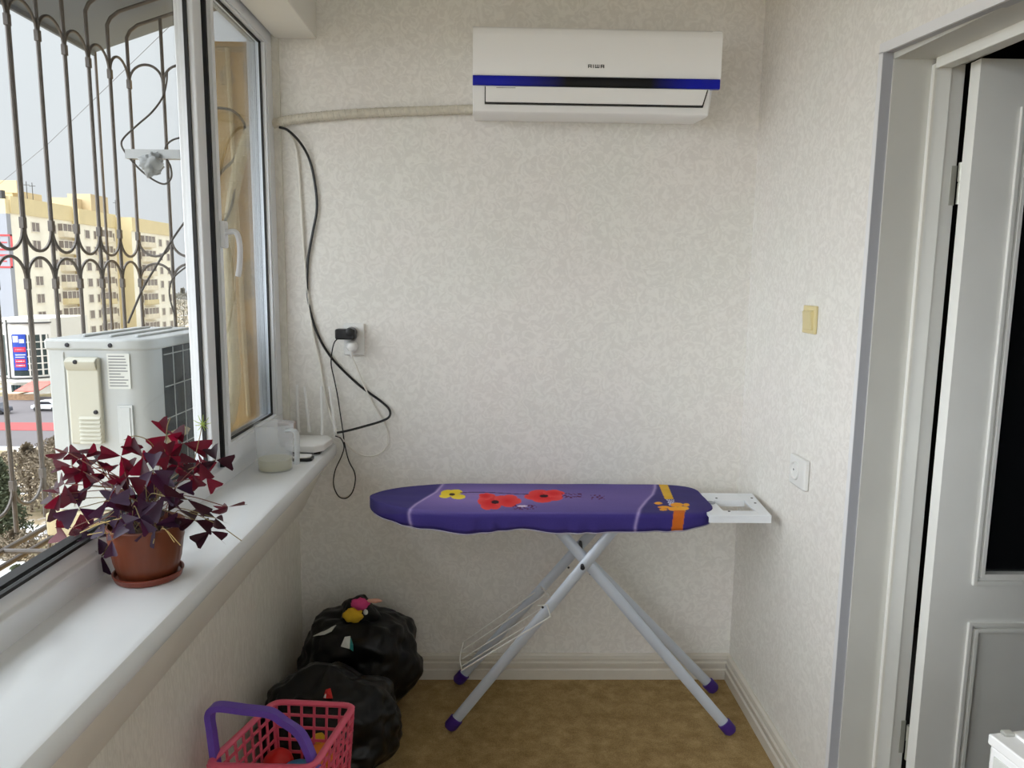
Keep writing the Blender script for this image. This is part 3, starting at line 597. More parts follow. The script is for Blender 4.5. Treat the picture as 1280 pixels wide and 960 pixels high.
for pts in ([(200, 640), (205, 575), (209, 535), (213, 522)], [(243, 575), (250, 545), (253, 528)], [(196, 625), (200, 585), (190, 555), (170, 545), (155, 550)], [(236, 640), (250, 645), (276, 658), (302, 676)], [(100, 666), (125, 655), (150, 648), (165, 645)], [(185, 640), (178, 570), (165, 548)]):
    build(MB().tube(spline([at_y(a, b, PY-.02) for a, b in pts], 6), .0009, 5), 'thin_stem', drym if pts[0][0] < 150 else stemm, plant)
sm = MB()
for a in range(9):
    an = a*2*PI/9; p0 = at_y(253, 530, PY-.02); d = Vector((math.cos(an), .3*math.sin(a*3), math.sin(an)))
    sm.tube([p0, p0+d*.009, p0+d*.016+Vector((0, 0, .002))], .0011, 5, taper=lambda t: 1-.6*t)
build(sm, 'sprout', sproutm, plant)
# ================================================================== IRONING BOARD
BZ = .771
ib_ = empty('ironing_board', (.2, 2.34, 0), 'ironing board with a purple poppy print cover, standing open by the back wall', 'ironing board')
BX0, BX1 = -.402, .688; BYC = 2.343; HW = .168
def halfw(x):
    t = (x-BX0)
    w = HW*min(1, (1-(1-min(1, t/.34))**2.3)**.62) if t < .34 else HW
    e_ = BX1-x
    if e_ < .13: w *= .50+.50*(1-(1-e_/.13)**2.6)**.5
    return w
def hem(x):
    h = .052+.004*math.sin(x*9)+.010*math.exp(-((x+.09)/.07)**2)-.012*math.exp(-((x-.09)/.07)**2)
    if x > .55: h -= .020*((x-.55)/.14)
    if x < -.25: h *= .55+.45*max(0, (x-BX0)/.152)
    return max(.020, h)
def sm_(a, b, x):
    t = max(0, min(1, (x-a)/(b-a))); return t*t*(3-2*t)
def mixc(a, b, t): return tuple(a[i]+(b[i]-a[i])*t for i in range(3))
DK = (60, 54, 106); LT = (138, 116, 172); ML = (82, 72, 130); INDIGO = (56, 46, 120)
def flower(px, py, cx_, cy_, rx, ry, petals, ph, depth=.25):
    dx, dy = (px-cx_)/rx, (py-cy_)/ry; r = math.hypot(dx, dy); a = math.atan2(dy, dx)
    return r/(1-depth+depth*abs(math.cos(petals*.5*(a+ph)))**.6), r
Rm = Matrix((r2, u2, fw))
def proj(p):
    p = Vector(p); c = Rm @ (p-Vector((0, 0, EYE))); return 640+FPX*c.x/c.z, 480-FPX*c.y/c.z
def curve_x(tab, y):
    for (y0, x0), (y1, x1) in zip(tab, tab[1:]):
        if y0 <= y <= y1: return x0+(x1-x0)*(y-y0)/(y1-y0)
    return tab[0][1] if y < tab[0][0] else tab[-1][1]
LC = [(600, 556), (606, 553), (615, 545), (622, 533), (630, 520), (636, 513), (642, 511), (650, 512), (662, 515)]
RC = [(600, 819), (610, 819), (618, 816), (626, 808), (636, 800), (645, 797), (658, 794)]
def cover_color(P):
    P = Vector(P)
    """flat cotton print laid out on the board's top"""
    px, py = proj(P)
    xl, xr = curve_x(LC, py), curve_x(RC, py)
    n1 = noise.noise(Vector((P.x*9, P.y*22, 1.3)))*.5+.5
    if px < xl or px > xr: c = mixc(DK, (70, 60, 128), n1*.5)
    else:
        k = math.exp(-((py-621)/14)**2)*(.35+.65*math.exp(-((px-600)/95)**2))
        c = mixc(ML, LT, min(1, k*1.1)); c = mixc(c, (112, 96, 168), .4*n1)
    if py > 641: c = mixc(c, INDIGO, .8*sm_(641, 644, py))  # front side indigo: own colour plus the shade of its facing painted in
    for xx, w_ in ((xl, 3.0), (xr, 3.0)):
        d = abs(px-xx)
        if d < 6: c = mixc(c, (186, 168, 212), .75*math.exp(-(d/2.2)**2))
    # butterfly / yellow bloom
    for (fx, fy, rx, ry, a) in ((560, 616.5, 9, 4.2, .2), (570, 615, 8, 3.2, -.3), (573, 621, 9, 3.0, .25), (556, 620, 7, 2.5, .5)):
        dx, dy = (px-fx)/rx, (py-fy)/ry
        if dx*dx+dy*dy < 1: c = mixc((214, 186, 38), (236, 214, 84), n1)
    if (px-565)**2/14+(py-618)**2/2.4 < 1: c = (70, 54, 40)
    # poppies
    for (fx, fy, rx, ry, ph) in ((613, 627.5, 16, 10.5, .4), (634, 626, 18, 8, 1.2), (607, 620.5, 9, 4.5, 0), (680, 620, 25, 8.3, .8), (692, 617, 14, 5, .2)):
        s_, r_ = flower(px, py, fx, fy, rx, ry, 5, ph, .22)
        if s_ < 1: c = mixc((206, 40, 44), (228, 92, 88), min(1, max(0, .9*(r_-.25)+.5*(n1-.5))))
    for (fx, fy, rx, ry) in ((619, 627.5, 5, 2.3), (680, 620, 5.5, 1.8)):
        if ((px-fx)/rx)**2+((py-fy)/ry)**2 < 1: c = (52, 24, 34)
    # fine dark stems and scrolls
    yy = 616.5+1.2*math.sin(px*.05)
    if 575 < px < 660 and abs(py-yy) < .5: c = mixc(c, (50, 30, 70), .7)
    for (sx, sy, L) in ((641, 634, 30), (702, 619.5, 28), (738, 621.5, 18)):
        if sx < px < sx+L and noise.noise(Vector((px*.33, py*.6, sx))) > .08 and abs(py-sy) < 3.2-1.2*abs((px-sx)/L-.4): c = mixc(c, (84, 22, 60), .8)
    if (px-653)**2/40+(py-632.6)**2/1.5 < 1: c = (206, 190, 214)
    # yellow and orange ribbon at the square end
    a_ = 824+(py-607)*.42
    if 605.5 < py < 624 and a_ < px < a_+11: c = mixc((206, 160, 44), (226, 186, 84), n1)
    if 624.5 < py < 632.5:
        u_ = px-(833+(py-624)*.45)
        if 0 < u_ < 9 and (int(u_/1.4)+int((py-624)/1.6)) % 2 == 0: c = (206, 206, 232)
    for (fx, fy, rx, ry) in ((846, 631, 8, 2.6), (853, 635.5, 8, 2.6), (843, 636, 8, 2.6), (830, 634, 8, 1.6), (823, 629, 5, 1.6), (829, 637, 5, 1.4), (858, 631, 4, 2), (851, 639, 6, 1.8)):
        if ((px-fx)/rx)**2+((py-fy)/ry)**2 < 1: c = mixc((222, 128, 36), (238, 190, 66), n1)
    if py > 638 and 842-(py-640)*.12 < px < 856-(py-640)*.12: c = (196, 102, 34)
    return c
NX = 430; NT = 96; NS = 12
cv = MB(); cols = []
for i in range(NX+1):
    t = i/NX; x = BX0+(BX1-BX0)*(t if True else t); x = BX0+.0005+(BX1-BX0-.001)*(.5-.5*math.cos(PI*t))*.25+(BX1-BX0-.001)*t*.75
    w = max(.004, halfw(x)); h = hem(x)
    row = []
    for s_ in range(NS): # back side from hem up
        q = s_/NS; row.append((x, BYC+w+.002*math.sin(q*3), BZ-.012-h*(1-q)))
    for s_ in range(NT+1):
        v = 1-2*s_/NT; ed = max(0, abs(v)-.93)/.07
        row.append((x, BYC+v*w, BZ-.012*ed*ed-.0018*noise.noise(Vector((x*7, v*2, 0)))))
    for s_ in range(1, NS+1):
        q = s_/NS; rip = .0035*q*math.sin(x*70+2*math.sin(x*23)); row.append((x, BYC-w-.002*math.sin(q*3)+rip+.010*max(0, q-.75)/.25, BZ-.012-h*q))
    cv.v += row
R_ = NS+NT+1+NS
for i in range(NX):
    for j in range(R_-1): cv.f.append((i*R_+j, (i+1)*R_+j, (i+1)*R_+j+1, i*R_+j+1)); cv.m.append(0)
cv.f.append(tuple(range(R_))); cv.f.append(tuple(NX*R_+j for j in range(R_))); cv.m += [0, 0]
me = bpy.data.meshes.new('board_cover'); me.from_pydata(cv.v, [], cv.f); me.update(); me.materials.append(coverm); me.shade_smooth()
ca = me.color_attributes.new('print', 'FLOAT_COLOR', 'POINT')
buf = []
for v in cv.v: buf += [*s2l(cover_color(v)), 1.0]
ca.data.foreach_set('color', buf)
cvo = link('board_cover', me, ib_)
hm = [Vector((BX0+.001+(BX1-BX0-.002)*i/120, 0, 0)) for i in range(121)]
hm = [Vector((p.x, BYC-halfw(p.x)+.0035*math.sin(p.x*70+2*math.sin(p.x*23))+.008, BZ-.012-hem(p.x))) for p in hm[2:-2]]
build(MB().tube(hm, .0022, 6), 'hem', hemm, cvo)
# steel table under the cover
tb = [(x, BYC-halfw(x)*.96) for x in [BX0+.012+.01*i for i in range(106)]]; tb = tb+[(x, 2*BYC-y) for x, y in tb[::-1]]
build(MB().prism(tb, 'z', BZ-.032, BZ-.016), 'board_table', restm, ib_)
# iron rest: sheet with a rectangular opening and turned down rim
RX0, RX1, RY0, RY1 = .655, .868, 2.172, 2.412; RZ = BZ-.004
rs = MB()
hx0, hx1, hy0, hy1 = .712, .815, 2.220, 2.325
T_ = .008
rs.box(RX0, hx0, RY0, RY1, RZ-T_, RZ).hexa([(hx1, RY0, RZ-T_), (RX1-.022, RY0, RZ-T_), (RX1, RY1, RZ-T_), (hx1, RY1, RZ-T_), (hx1, RY0, RZ), (RX1-.022, RY0, RZ), (RX1, RY1, RZ), (hx1, RY1, RZ)])
rs.box(hx0, hx1, RY0, hy0, RZ-T_, RZ).box(hx0, hx1, hy1, RY1, RZ-T_, RZ)
rs.box(RX0, RX1-.022, RY0, RY0+.006, RZ-.024, RZ-T_)
rs.box(hx0-.002, hx0, hy0, hy1, RZ-.02, RZ-T_).box(hx0, hx1, hy1, hy1+.002, RZ-.02, RZ-T_)
rest = build(rs, 'iron_rest', restm, ib_, bevel=.002)
build(MB().lathe([(.016, RZ+.0), (.017, RZ+.0012), (.0145, RZ+.0024), (.0135, RZ+.0012), (.009, RZ+.0015), (.007, RZ+.0026), (0, RZ+.0026)], (.694, 2.30, 0), 24), 'emblem', mat('embossed grey steel', (150, 154, 160), .4), rest)
for (a, b) in ((.730, 2.352), (.728, 2.212), (.86-.02, 2.30), (.858-.01, 2.355)): build(MB().lathe([(.004, RZ+.0), (.0038, RZ+.0012), (0, RZ+.0018)], (a, b, 0), 10), 'rivet', rivm, rest)
# legs
def leg(foot, top, r, label=None):
    foot, top = Vector(foot), Vector(top); d = (top-foot).normalized()
    f0 = foot+Vector((0, 0, .014)); 
    lo_ = build(MB().tube([f0+d*.012, top], (r*.55, r), 14, flat=Vector((0, 1, 0))), 'leg', legm, ib_)
    build(MB().tube([f0-d*.004, f0+d*.006, f0+d*.036, f0+d*.040], (r*.85, r*1.28), 14, flat=Vector((0, 1, 0)), taper=lambda t: .7 if t < .2 else 1), 'foot_cap', footm, lo_)
    return lo_
LA0, LA1 = Vector((-.140, 2.262, 0)), Vector((.400, 2.252, .722))
LB0, LB1 = Vector((.782, 2.236, 0)), Vector((.175, 2.272, .722))
MA0, MA1 = Vector((-.128, 2.545, 0)), at_y(738, 668, 2.46); MA1 = MA1+(MA1-MA0).normalized()*.07
MB0, MB1 = Vector((.800, 2.488, 0)), at_y(702, 668, 2.44); MB1 = MB1+(MB1-MB0).normalized()*.07
lA = leg(LA0, LA1, .0175); lB = leg(LB0, LB1, .0175); lC = leg(MA0, MA1, .0175); lD = leg(MB0, MB1, .0175)
build(MB().tube([LA0.lerp(LA1, .035)+Vector((0, .012, .0)), MA0.lerp(MA1, .035)+Vector((0, -.012, 0))], .006, 10), 'cross_bar', legm, ib_) if False else None
piv = at_y(728, 709, 2.232)
build(MB().lathe([(.0075, piv.y-.006), (.0065, piv.y-.009), (0, piv.y-.010)], (piv.x, 0, piv.z), 14, axis='y').tube([(piv.x, piv.y, piv.z), (piv.x+.02, 2.47, piv.z)], .006, 10), 'pivot_bolt', rivm, ib_)
for p in ((678, 733, 2.50), (678, 756, 2.247), (710, 707, 2.49), (737, 715, 2.47)):
    q = at_y(*p); build(MB().lathe([(.004, q.y-.018), (.0035, q.y-.020), (0, q.y-.021)], (q.x, 0, q.z), 10, axis='y'), 'rivet', rivm, ib_)
# wire rack slung between the two left legs
def Pw(px, py, y): return at_y(px, py, y)
rk = MB(); w_ = .0021
rearL, rearR = Pw(579, 803, 2.505), Pw(678, 734, 2.485)
frL, frR = Pw(577, 838, 2.232), Pw(688, 771, 2.222)
rk.tube([Pw(672, 757, 2.228), Pw(684, 756, 2.226), frR], w_, 6).tube([Pw(676, 733, 2.48), Pw(686, 745, 2.44), frR.lerp(rearR, .35)], w_, 6)
rk.tube(spline([rearL, Pw(575, 822, 2.40), frL], 5), w_, 6)
rk.tube([rearL, rearR], w_, 6).tube([frL, frR], w_*1.2, 6)
rk.tube([rearR, Pw(688, 747, 2.42), frR], w_, 6)
for t in (.3, .62, .86): rk.tube([rearL.lerp(frL, t), rearR.lerp(frR, t)], w_, 6)
build(rk, 'wire_rack', wirem, ib_)

# ================================================================== BIN BAGS
def bag(name, c, rx, ry, h, seed, label, knot=None, flat=.9):
    root = empty(name, (c[0], c[1], 0), label, 'bin bag')
    nu, nv = 96, 64; vs = []; mb = MB()
    for j in range(nv+1):
        t = j/nv; ph = -PI/2+PI*t
        for i in range(nu):
            a = 2*PI*i/nu
            cr = math.copysign(abs(math.cos(ph))**.72, 1); sz = math.copysign(abs(math.sin(ph))**.85, math.sin(ph))
            q = Vector((math.cos(a)*cr, math.sin(a)*cr, sz))
            n1 = noise.fractal(q*1.7+Vector((seed, 0, 0)), 1.0, 2.0, 3); n2 = noise.noise(Vector((a*3.2+seed, t*4, seed))); fold = abs(math.sin(a*7+n1*4+seed))**.7
            k = 1+.13*n1+.03*n2-.075*(1-fold)*max(0, t-.28)
            z = (q.z*.5+.5)*h*(1+.10*n1*max(0, t))
            if t > .86: z += (t-.86)*h*.9; k *= 1-.25*(t-.86)/.14
            cr2 = noise.fractal(Vector((q.x*6, q.y*6, q.z*5+seed)), 1.0, 2.0, 3)
            k += .018*cr2
            vs.append((c[0]+q.x*rx*k, c[1]+q.y*ry*k, max(.001, z)))
    f = [(j*nu+i, j*nu+(i+1) % nu, (j+1)*nu+(i+1) % nu, (j+1)*nu+i) for j in range(nv) for i in range(nu)]
    mb.add(vs, f); build(mb, 'sack', bagm, root, ang=80)
    return root
bag1 = bag('bin_bag', (-.455, 2.415), .200, .165, .335, 2.0, 'black bin bag against the back wall, stuffed full, topped by toys')
bag2 = bag('bin_bag', (-.480, 2.070), .205, .160, .300, 9.0, 'black bin bag behind the pink basket, in front of the other one')
# gathered mouth of the rear bag
kn = MB()
def lump(mb, c, r, sc, seed, nu=28, nv=18, amp=.25):
    vs = []
    for j in range(nv+1):
        ph = -PI/2+PI*j/nv
        for i in range(nu):
            a = 2*PI*i/nu; q = Vector((math.cos(ph)*math.cos(a), math.cos(ph)*math.sin(a), math.sin(ph)))
            k = 1+amp*noise.fractal(q*1.6+Vector((seed, seed, 0)), 1, 2, 3)
            vs.append((c[0]+q.x*r*sc[0]*k, c[1]+q.y*r*sc[1]*k, c[2]+q.z*r*sc[2]*k))
    mb.add(vs, [(j*nu+i, j*nu+(i+1) % nu, (j+1)*nu+(i+1) % nu, (j+1)*nu+i) for j in range(nv) for i in range(nu)])
m0 = at_y(450, 764, 2.40)
lump(kn, (m0.x, m0.y, m0.z-.01), .062, (1.0, .8, .95), 4.4)
build(kn, 'bag_mouth', bagm, bag1, ang=80)
def sheet(mb, pts, thick=.003):
    """crumpled patch through pixel-picked world points"""
    n = len(pts); nr = (Vector(pts[1])-Vector(pts[0])).cross(Vector(pts[2])-Vector(pts[0])).normalized()
    if nr.y > 0: nr = -nr
    a = [Vector(p) for p in pts]; b = [p-nr*thick for p in a]
    c = sum(a, Vector())/n+nr*.004
    mb.v += [tuple(p) for p in a+b+[c]]; o = len(mb.v)-(2*n+1)
    for i in range(n):
        j = (i+1) % n; mb.f += [(o+i, o+j, o+2*n), (o+i, o+n+i, o+n+j, o+j)]; mb.m += [0, 0]
    mb.f.append(tuple(o+n+i for i in range(n))); mb.m.append(0)
def scrap(name, pix, y, m, parent, label=None):
    mb = MB(); sheet(mb, [at_y(a, b, y) for a, b in pix]); o = build(mb, name, m, parent, smooth=False)
    if label: o['label'] = label
    return o
def patch_obj(name, c, r, sc, seed, m, parent=None, amp=.2):
    mb = MB(); lump(mb, c, r, sc, seed, 20, 12, amp); return build(mb, name, m, parent, ang=70)
toy = empty('toy', tuple(at_y(445, 765, 2.34)), 'yellow and pink cloth toy poking out of the rear bin bag', 'toy')
patch_obj('yellow_cloth', at_y(442, 769, 2.345), .030, (1.05, .45, .85), 1.5, yellowm, toy, .3)
patch_obj('pink_cloth', at_y(450, 755, 2.345), .029, (1.05, .5, .62), 5.5, pinkc, toy, .35)
patch_obj('peach_arm', at_y(468, 751, 2.345), .016, (1.5, .5, .45), 3.1, peachm, toy, .2)
patch_obj('white_tip', at_y(457, 765, 2.335), .010, (.8, .5, .9), 8.1, paperm, toy, .2)
def on_bag(px, py, obj_root):
    """first hit of the view ray with the bag's own mesh, so scraps sit on its skin"""
    from mathutils.bvhtree import BVHTree
    sk_ = [c for c in obj_root.children if c.name.startswith('sack')][0]; me_ = sk_.data
    tree = BVHTree.FromPolygons([v.co for v in me_.vertices], [p.vertices[:] for p in me_.polygons])
    d = ray(px, py).normalized(); h = tree.ray_cast(Vector((0, 0, EYE)), d)
    return (h[0]-d*.010) if h[0] is not None else None
def bag_patch(name, pix, root, m):
    pts = [on_bag(a, b, root) for a, b in pix]
    if any(p is None for p in pts): return
    mb = MB(); sheet(mb, pts, .002); build(mb, name, m, root, smooth=False)
bag_patch('paper_scrap', [(391, 795), (420, 781), (414, 789), (405, 793)], bag1, paperm)
bag_patch('paper_scrap', [(426, 808), (431, 796), (438, 795), (437, 811)], bag1, paperm)
bag_patch('teal_scrap', [(437, 811), (438, 797), (441, 806), (441, 814)], bag1, tealm)
bag_patch('red_scrap', [(404, 873), (407, 862), (413, 860), (416, 873)], bag2, redm)
bag_patch('paper_scrap', [(404, 872), (407, 866), (409, 868), (407, 873)], bag2, paperm)

# ================================================================== PINK BASKET
BKZ = .37
bk = empty('shopping_basket', (-.53, 1.72, 0), 'pink openwork toy basket with a purple handle, by the bin bags', 'basket')
c4 = [at_z(343, 877, BKZ), at_z(443, 882, BKZ), at_z(391, 960, BKZ), at_z(258, 957, BKZ)]
cen = sum(c4, Vector())/4
bot = [Vector((cen.x+(p.x-cen.x)*.80, cen.y+(p.y-cen.y)*.80, .006)) for p in c4]
def rr_path(pts, r, k=5):
    out = []
    n = len(pts)
    for i in range(n):
        p, a, b = pts[i], pts[i-1], pts[(i+1) % n]; da, db = (a-p).normalized()*r, (b-p).normalized()*r
        for j in range(k+1):
            t = j/k; out.append((p+da)*(1-t)**2+p*2*t*(1-t)+(p+db)*t*t)
    return out
rim = rr_path(c4, .03); rim = rim+[rim[0], rim[1]]
build(MB().tube(rim, (.0065, .0095), 10, flat=Vector((0, 0, 1)), cap=False), 'rim', pinkm, bk)
def wallgrid(a0, a1, b0, b1, nc, nr):
    mb = MB(); nrm = ((a1-a0).cross(b0-a0)).normalized(); t = .0022
    def strip(p, q, w):
        d = (q-p).normalized(); s = d.cross(nrm).normalized()*w
        mb.hexa([p-s-nrm*t, q-s-nrm*t, q+s-nrm*t, p+s-nrm*t, p-s+nrm*t, q-s+nrm*t, q+s+nrm*t, p+s+nrm*t])
    for i in range(nc+1):
        u = i/nc; strip(a0.lerp(a1, .02+.96*u), b0.lerp(b1, .02+.96*u), .0030)
    for j in range(1, nr+1):
        v = j/nr; strip(a0.lerp(b0, v), a1.lerp(b1, v), .0032)
    return mb
for i in range(4):
    a0, a1, b0, b1 = c4[i], c4[(i+1) % 4], bot[i], bot[(i+1) % 4]
    build(wallgrid(a0, a1, b0, b1, 6 if i % 2 == 0 else 8, 11), 'side_grid', pinkm, bk)
build(MB().prism([(p.x, p.y) for p in bot], 'z', 0, .010), 'bottom', pinkm, bk)
# handle, stands up across the near third
hl, hr = c4[3].lerp(c4[0], .10), c4[2].lerp(c4[1], .10)
tl, tr_ = at_y(262, 884, hl.y+.045), at_y(351, 893, hl.y+.045)
tl.x = max(tl.x, XL+.012)
mid1 = tl+(tr_-tl)*.05; hpth = [hl+Vector((0.004, 0, -.02)), hl.lerp(tl, .5), tl+Vector((0, 0, -.020)), tl+(tr_-tl)*.10+Vector((0, 0, .003)), tl.lerp(tr_, .5)+Vector((0, 0, .003)), tl+(tr_-tl)*.85+Vector((0, 0, .001)), tr_+Vector((.006, 0, -.018)), tr_.lerp(hr, .5)+Vector((.006, 0, .004)), hr+Vector((-.004, 0, -.02))]
ax = (hr-hl).normalized(); 
build(MB().tube(spline(hpth, 8), (.0105, .0190), 4, flat=(hr-hl).normalized(), rot=PI/4), 'basket_handle', purplem, bk)
# toys inside
def btoy(name, px, py, z, r, sc, m, label, seed, amp=.06):
    p = at_z(px, py, z); o = patch_obj(name, p, r, sc, seed, m, None, amp); tag(o, label, 'toy', 'toys in the pink basket'); return o
# base of the pile fills the basket up to the toys
btoy('toy_ball', 348, 955, .245, .038, (1, 1, 1.0), redm, 'red ball at the left of the pink basket', 1, .05)
btoy('toy_block', 372, 963, .25, .036, (1.1, .9, .6), bluem, 'blue toy piece beside the red ball', 2, .1)
btoy('toy_block', 336, 972, .262, .026, (1, .8, .6), greenm, 'green toy piece at the near edge of the basket', 3, .1)
btoy('toy_block', 402, 945, .235, .034, (.9, 1, .9), orangem, 'orange toy piece at the right of the basket', 4, .25)
btoy('toy_block', 398, 928, .215, .026, (.9, .8, .9), yellowm, 'small yellow toy piece behind the orange one', 5, .25)

# ================================================================== WHITE APPLIANCE, bottom right corner
ap = empty('white_cabinet', (.80, .9, 0), 'corner of a white appliance with a label, in front of the door', 'appliance')
k0_, k1_ = at_z(1238, 916, .802), at_z(1280, 948, .802)
K0 = Vector((k0_.x, k0_.y)); sd = (Vector((k1_.x, k1_.y))-K0).normalized(); K1 = K0+sd*.30; nn = Vector((-sd.y, sd.x))
if nn.y < 0: nn = -nn
K2, K3 = K0+nn*.13, K1+nn*.13
build(MB().prism([tuple(K0), tuple(K2), tuple(K3), tuple(K1)], 'z', 0.02, .785), 'casing', acw, ap, bevel=.006)
def sidepatch(u0, u1, z0, z1, off, m, name):
    a, b = K0+sd*u0-nn*off, K0+sd*u1-nn*off; c_, d_ = a+nn*(off+.001), b+nn*(off+.001)
    build(MB().prism([tuple(a), tuple(c_), tuple(d_), tuple(b)], 'z', z0, z1), name, m, ap, bevel=.0008)
build(MB().prism([tuple(K0-nn*.004), tuple(K2), tuple(K3), tuple(K1-nn*.004)], 'z', .785, .802), 'top_rim', acw, ap, bevel=.003)
sidepatch(.012, .18, .60, .772, .002, paperm, 'label_sheet')
for k in range(5): sidepatch(.022+.004*k, .06+.014*k, .75-.014*k, .756-.014*k, .0028, mat('grey label print', (150, 152, 156), .7) if k == 0 else MATS['grey label print'], 'print_line')
build(MB().box(K0.x+.014, K0.x+.030, K0.y-.012, K0.y+.0, .802, .808), 'corner_clip', frosted('clear plastic', (220, 220, 214), .6), ap, bevel=.002)
build(MB().prism([tuple(K0+nn*.03+sd*.01), tuple(K0+nn*.12+sd*.01), tuple(K1+nn*.12), tuple(K1+nn*.03)], 'z', .800, .806), 'lid', acw, ap, bevel=.002)

# ================================================================== OUTSIDE: end wall, lagging, conduits, cables
GZ = -18.0
build(MB().box(-1.075, -.80, 2.72, 3.4, -3, 2.27).box(-1.075, -.99, 2.70, 3.4, -3, 1.2), 'wall_outside', extm)['kind'] = 'structure'
ow = bpy.data.objects['wall_outside']
build(MB().box(-.90, -.801, REAR-.1, 3.4, GZ, .80).box(-.90, -.841, REAR, 3.4, 2.34, 3.0), 'wall_facade', extm)['kind'] = 'structure'
def blob(px, py, r, sx, sz, y=2.72):
    p = at_y(px, py, y); mb = MB(); lump(mb, (p.x, p.y, p.z), r, (sx, .10, sz), px*.1, 18, 10, .5); build(mb, 'mortar_patch', stainm, ow, ang=60)
for a in ((284, 96, .05, .5, .7), (310, 85, .04, .4, 1.2), (312, 345, .035, .6, 1.4), (310, 365, .03, .7, 1.0), (283, 322, .035, .5, 1.2), (307, 430, .035, .7, 1.3), (296, 62, .05, 1.3, .2), (313, 108, .02, .6, 2.)): blob(*a)
cd = [at_y(284, 60, 2.71), at_y(290, 160, 2.71), at_y(294, 235, 2.71), at_y(300, 330, 2.71), at_y(306, 440, 2.71), at_y(311, 520, 2.71)]
tag(build(MB().tube(spline(cd, 6), .0085, 8), 'conduit', mat('cream conduit', (226, 208, 164), .6)), 'thin cream conduit running down the beige outside wall', 'pipe')
lo2 = [at_y(322, 158, 2.69), at_y(312, 168, 2.68), at_y(304, 188, 2.67), at_y(296, 220, 2.67), at_y(290, 255, 2.67), at_y(286, 300, 2.67), at_y(287, 350, 2.67), at_y(289, 395, 2.67), at_y(292, 440, 2.66), at_y(294, 470, 2.65), at_y(291, 505, 2.62), at_y(284, 530, 2.56), at_y(265, 545, 2.46), at_y(243, 532, 2.32), at_y(215, 545, 2.1), at_y(190, 568, 1.98)]
l2 = spline(lo2, 12)
lh = build(MB().tube(l2, .020, 12), 'wrapped_hose', lagout); tag(lh, 'fat wrapped pipe outside the window, running down to the outdoor unit', 'pipe')
hel = []; n_ = len(l2); tot = 44
for k in range(tot*8+1):
    u = k/(tot*8)*(n_-1); i = min(int(u), n_-2); t = u-i; p = l2[i].lerp(l2[i+1], t); d = (l2[i+1]-l2[i]).normalized()
    n1 = d.orthogonal(); n1 = (Vector((0, 1, 0))-d*d.y).normalized(); n2 = d.cross(n1); a = 2*PI*k/8; hel.append(p+(n1*math.cos(a)+n2*math.sin(a))*.0200)
build(MB().tube(hel, .0026, 5), 'tape_edge', lagout, lh)
oc1 = [at_y(318, 160, 2.70), at_y(306, 168, 2.69), at_y(300, 185, 2.68), at_y(290, 202, 2.67), at_y(276, 216, 2.66), at_y(262, 240, 2.64)]
tag(cable('black_cable', oc1, .0048, mat('dark outside cable', (58, 52, 48), .6)), 'short dark cable outside sloping down behind the open sash', 'cable')
oc2 = [at_y(262, 136, 2.66), at_y(275, 135, 2.67), at_y(290, 138, 2.68), at_y(302, 149, 2.69), at_y(306, 162, 2.69), at_y(300, 190, 2.68), at_y(295, 225, 2.66), at_y(290, 255, 2.65), at_y(280, 278, 2.64), at_y(262, 300, 2.62)]
tag(cable('black_cable', oc2, .0045, MATS['dark outside cable']), 'long dark cable outside curling down the beige wall', 'cable')

# ================================================================== OUTDOOR UNIT
UX0, UX1, UY0, UY1, UZ0, UZ1 = -1.163, -.900, 1.95, 2.44, .845, 1.305
un = empty('outdoor_unit', (-1.02, 2.3, .845), 'white outdoor air conditioner unit inside the window grille', 'air conditioner')
plan = [(UX0, UY0), (UX1-.070, UY0), (UX1-.040, UY0+.006), (UX1-.018, UY0+.022), (UX1-.004, UY0+.05), (UX1, UY0+.075), (UX1-.02, UY0+.080), (UX1-.02, UY1-.02), (UX1, UY1-.02), (UX1, UY1), (UX0, UY1)]
ub = build(MB().prism(plan, 'z', UZ0, UZ1-.022), 'casing', unitm, un, bevel=.004)
lidp = [(UX0-.006, UY0-.006), (UX1-.07, UY0-.006), (UX1-.036, UY0+.0), (UX1-.012, UY0+.016), (UX1+.006, UY0+.055), (UX1+.006, UY1+.004), (UX0-.006, UY1+.004)]
ld_ = build(MB().prism(lidp, 'z', UZ1-.030, UZ1), 'lid', unitm, un, bevel=.008, bseg=3)
for xx in (-1.10, -1.03, -.96): build(MB().box(xx-.004, xx+.004, UY0+.06, UY1-.05, UZ1, UZ1+.006), 'ridge', unitm, ld_, bevel=.002)
for xx in (UX0+.055, UX0+.165): build(MB().lathe([(.006, UY0-.0065), (.005, UY0-.009), (0, UY0-.0095)], (xx, 0, UZ1-.016), 12, axis='y'), 'screw', rivm, ld_)
def ux(px): return at_y(px, 470, UY0).x
def uz(py): return at_y(130, py, UY0).z
cvp = MB().box(ux(87), ux(128), UY0-.016, UY0, uz(554), uz(446))
co = build(cvp, 'service_cover', unitc, un, bevel=.006)
build(MB().prism([(UY0-.024, uz(458)), (UY0-.027, uz(451)), (UY0-.016, uz(447)), (UY0-.016, uz(463))], 'x', ux(88), ux(126)), 'grip', unitc, co, bevel=.002)
build(MB().lathe([(.006, UY0-.026), (.005, UY0-.029), (0, UY0-.0295)], (ux(102), 0, uz(451.5)), 12, axis='y'), 'screw', rivm, co)
build(MB().lathe([(.006, UY0-.016), (.005, UY0-.020), (0, UY0-.0205)], (ux(121), 0, uz(514)), 12, axis='y'), 'screw', rivm, co)
for k in range(7):
    z_ = uz(521+5.0*k); build(MB().prism([(UY0-.016, z_-.0035), (UY0-.0215, z_-.003), (UY0-.016, z_+.0035)], 'x', ux(100), ux(126)), 'vent_slat', unitc, co)
lb = build(MB().box(ux(135), ux(163), UY0-.0012, UY0+.001, uz(486), uz(442)), 'spec_label', paperm, un)
rr = random.Random(5)
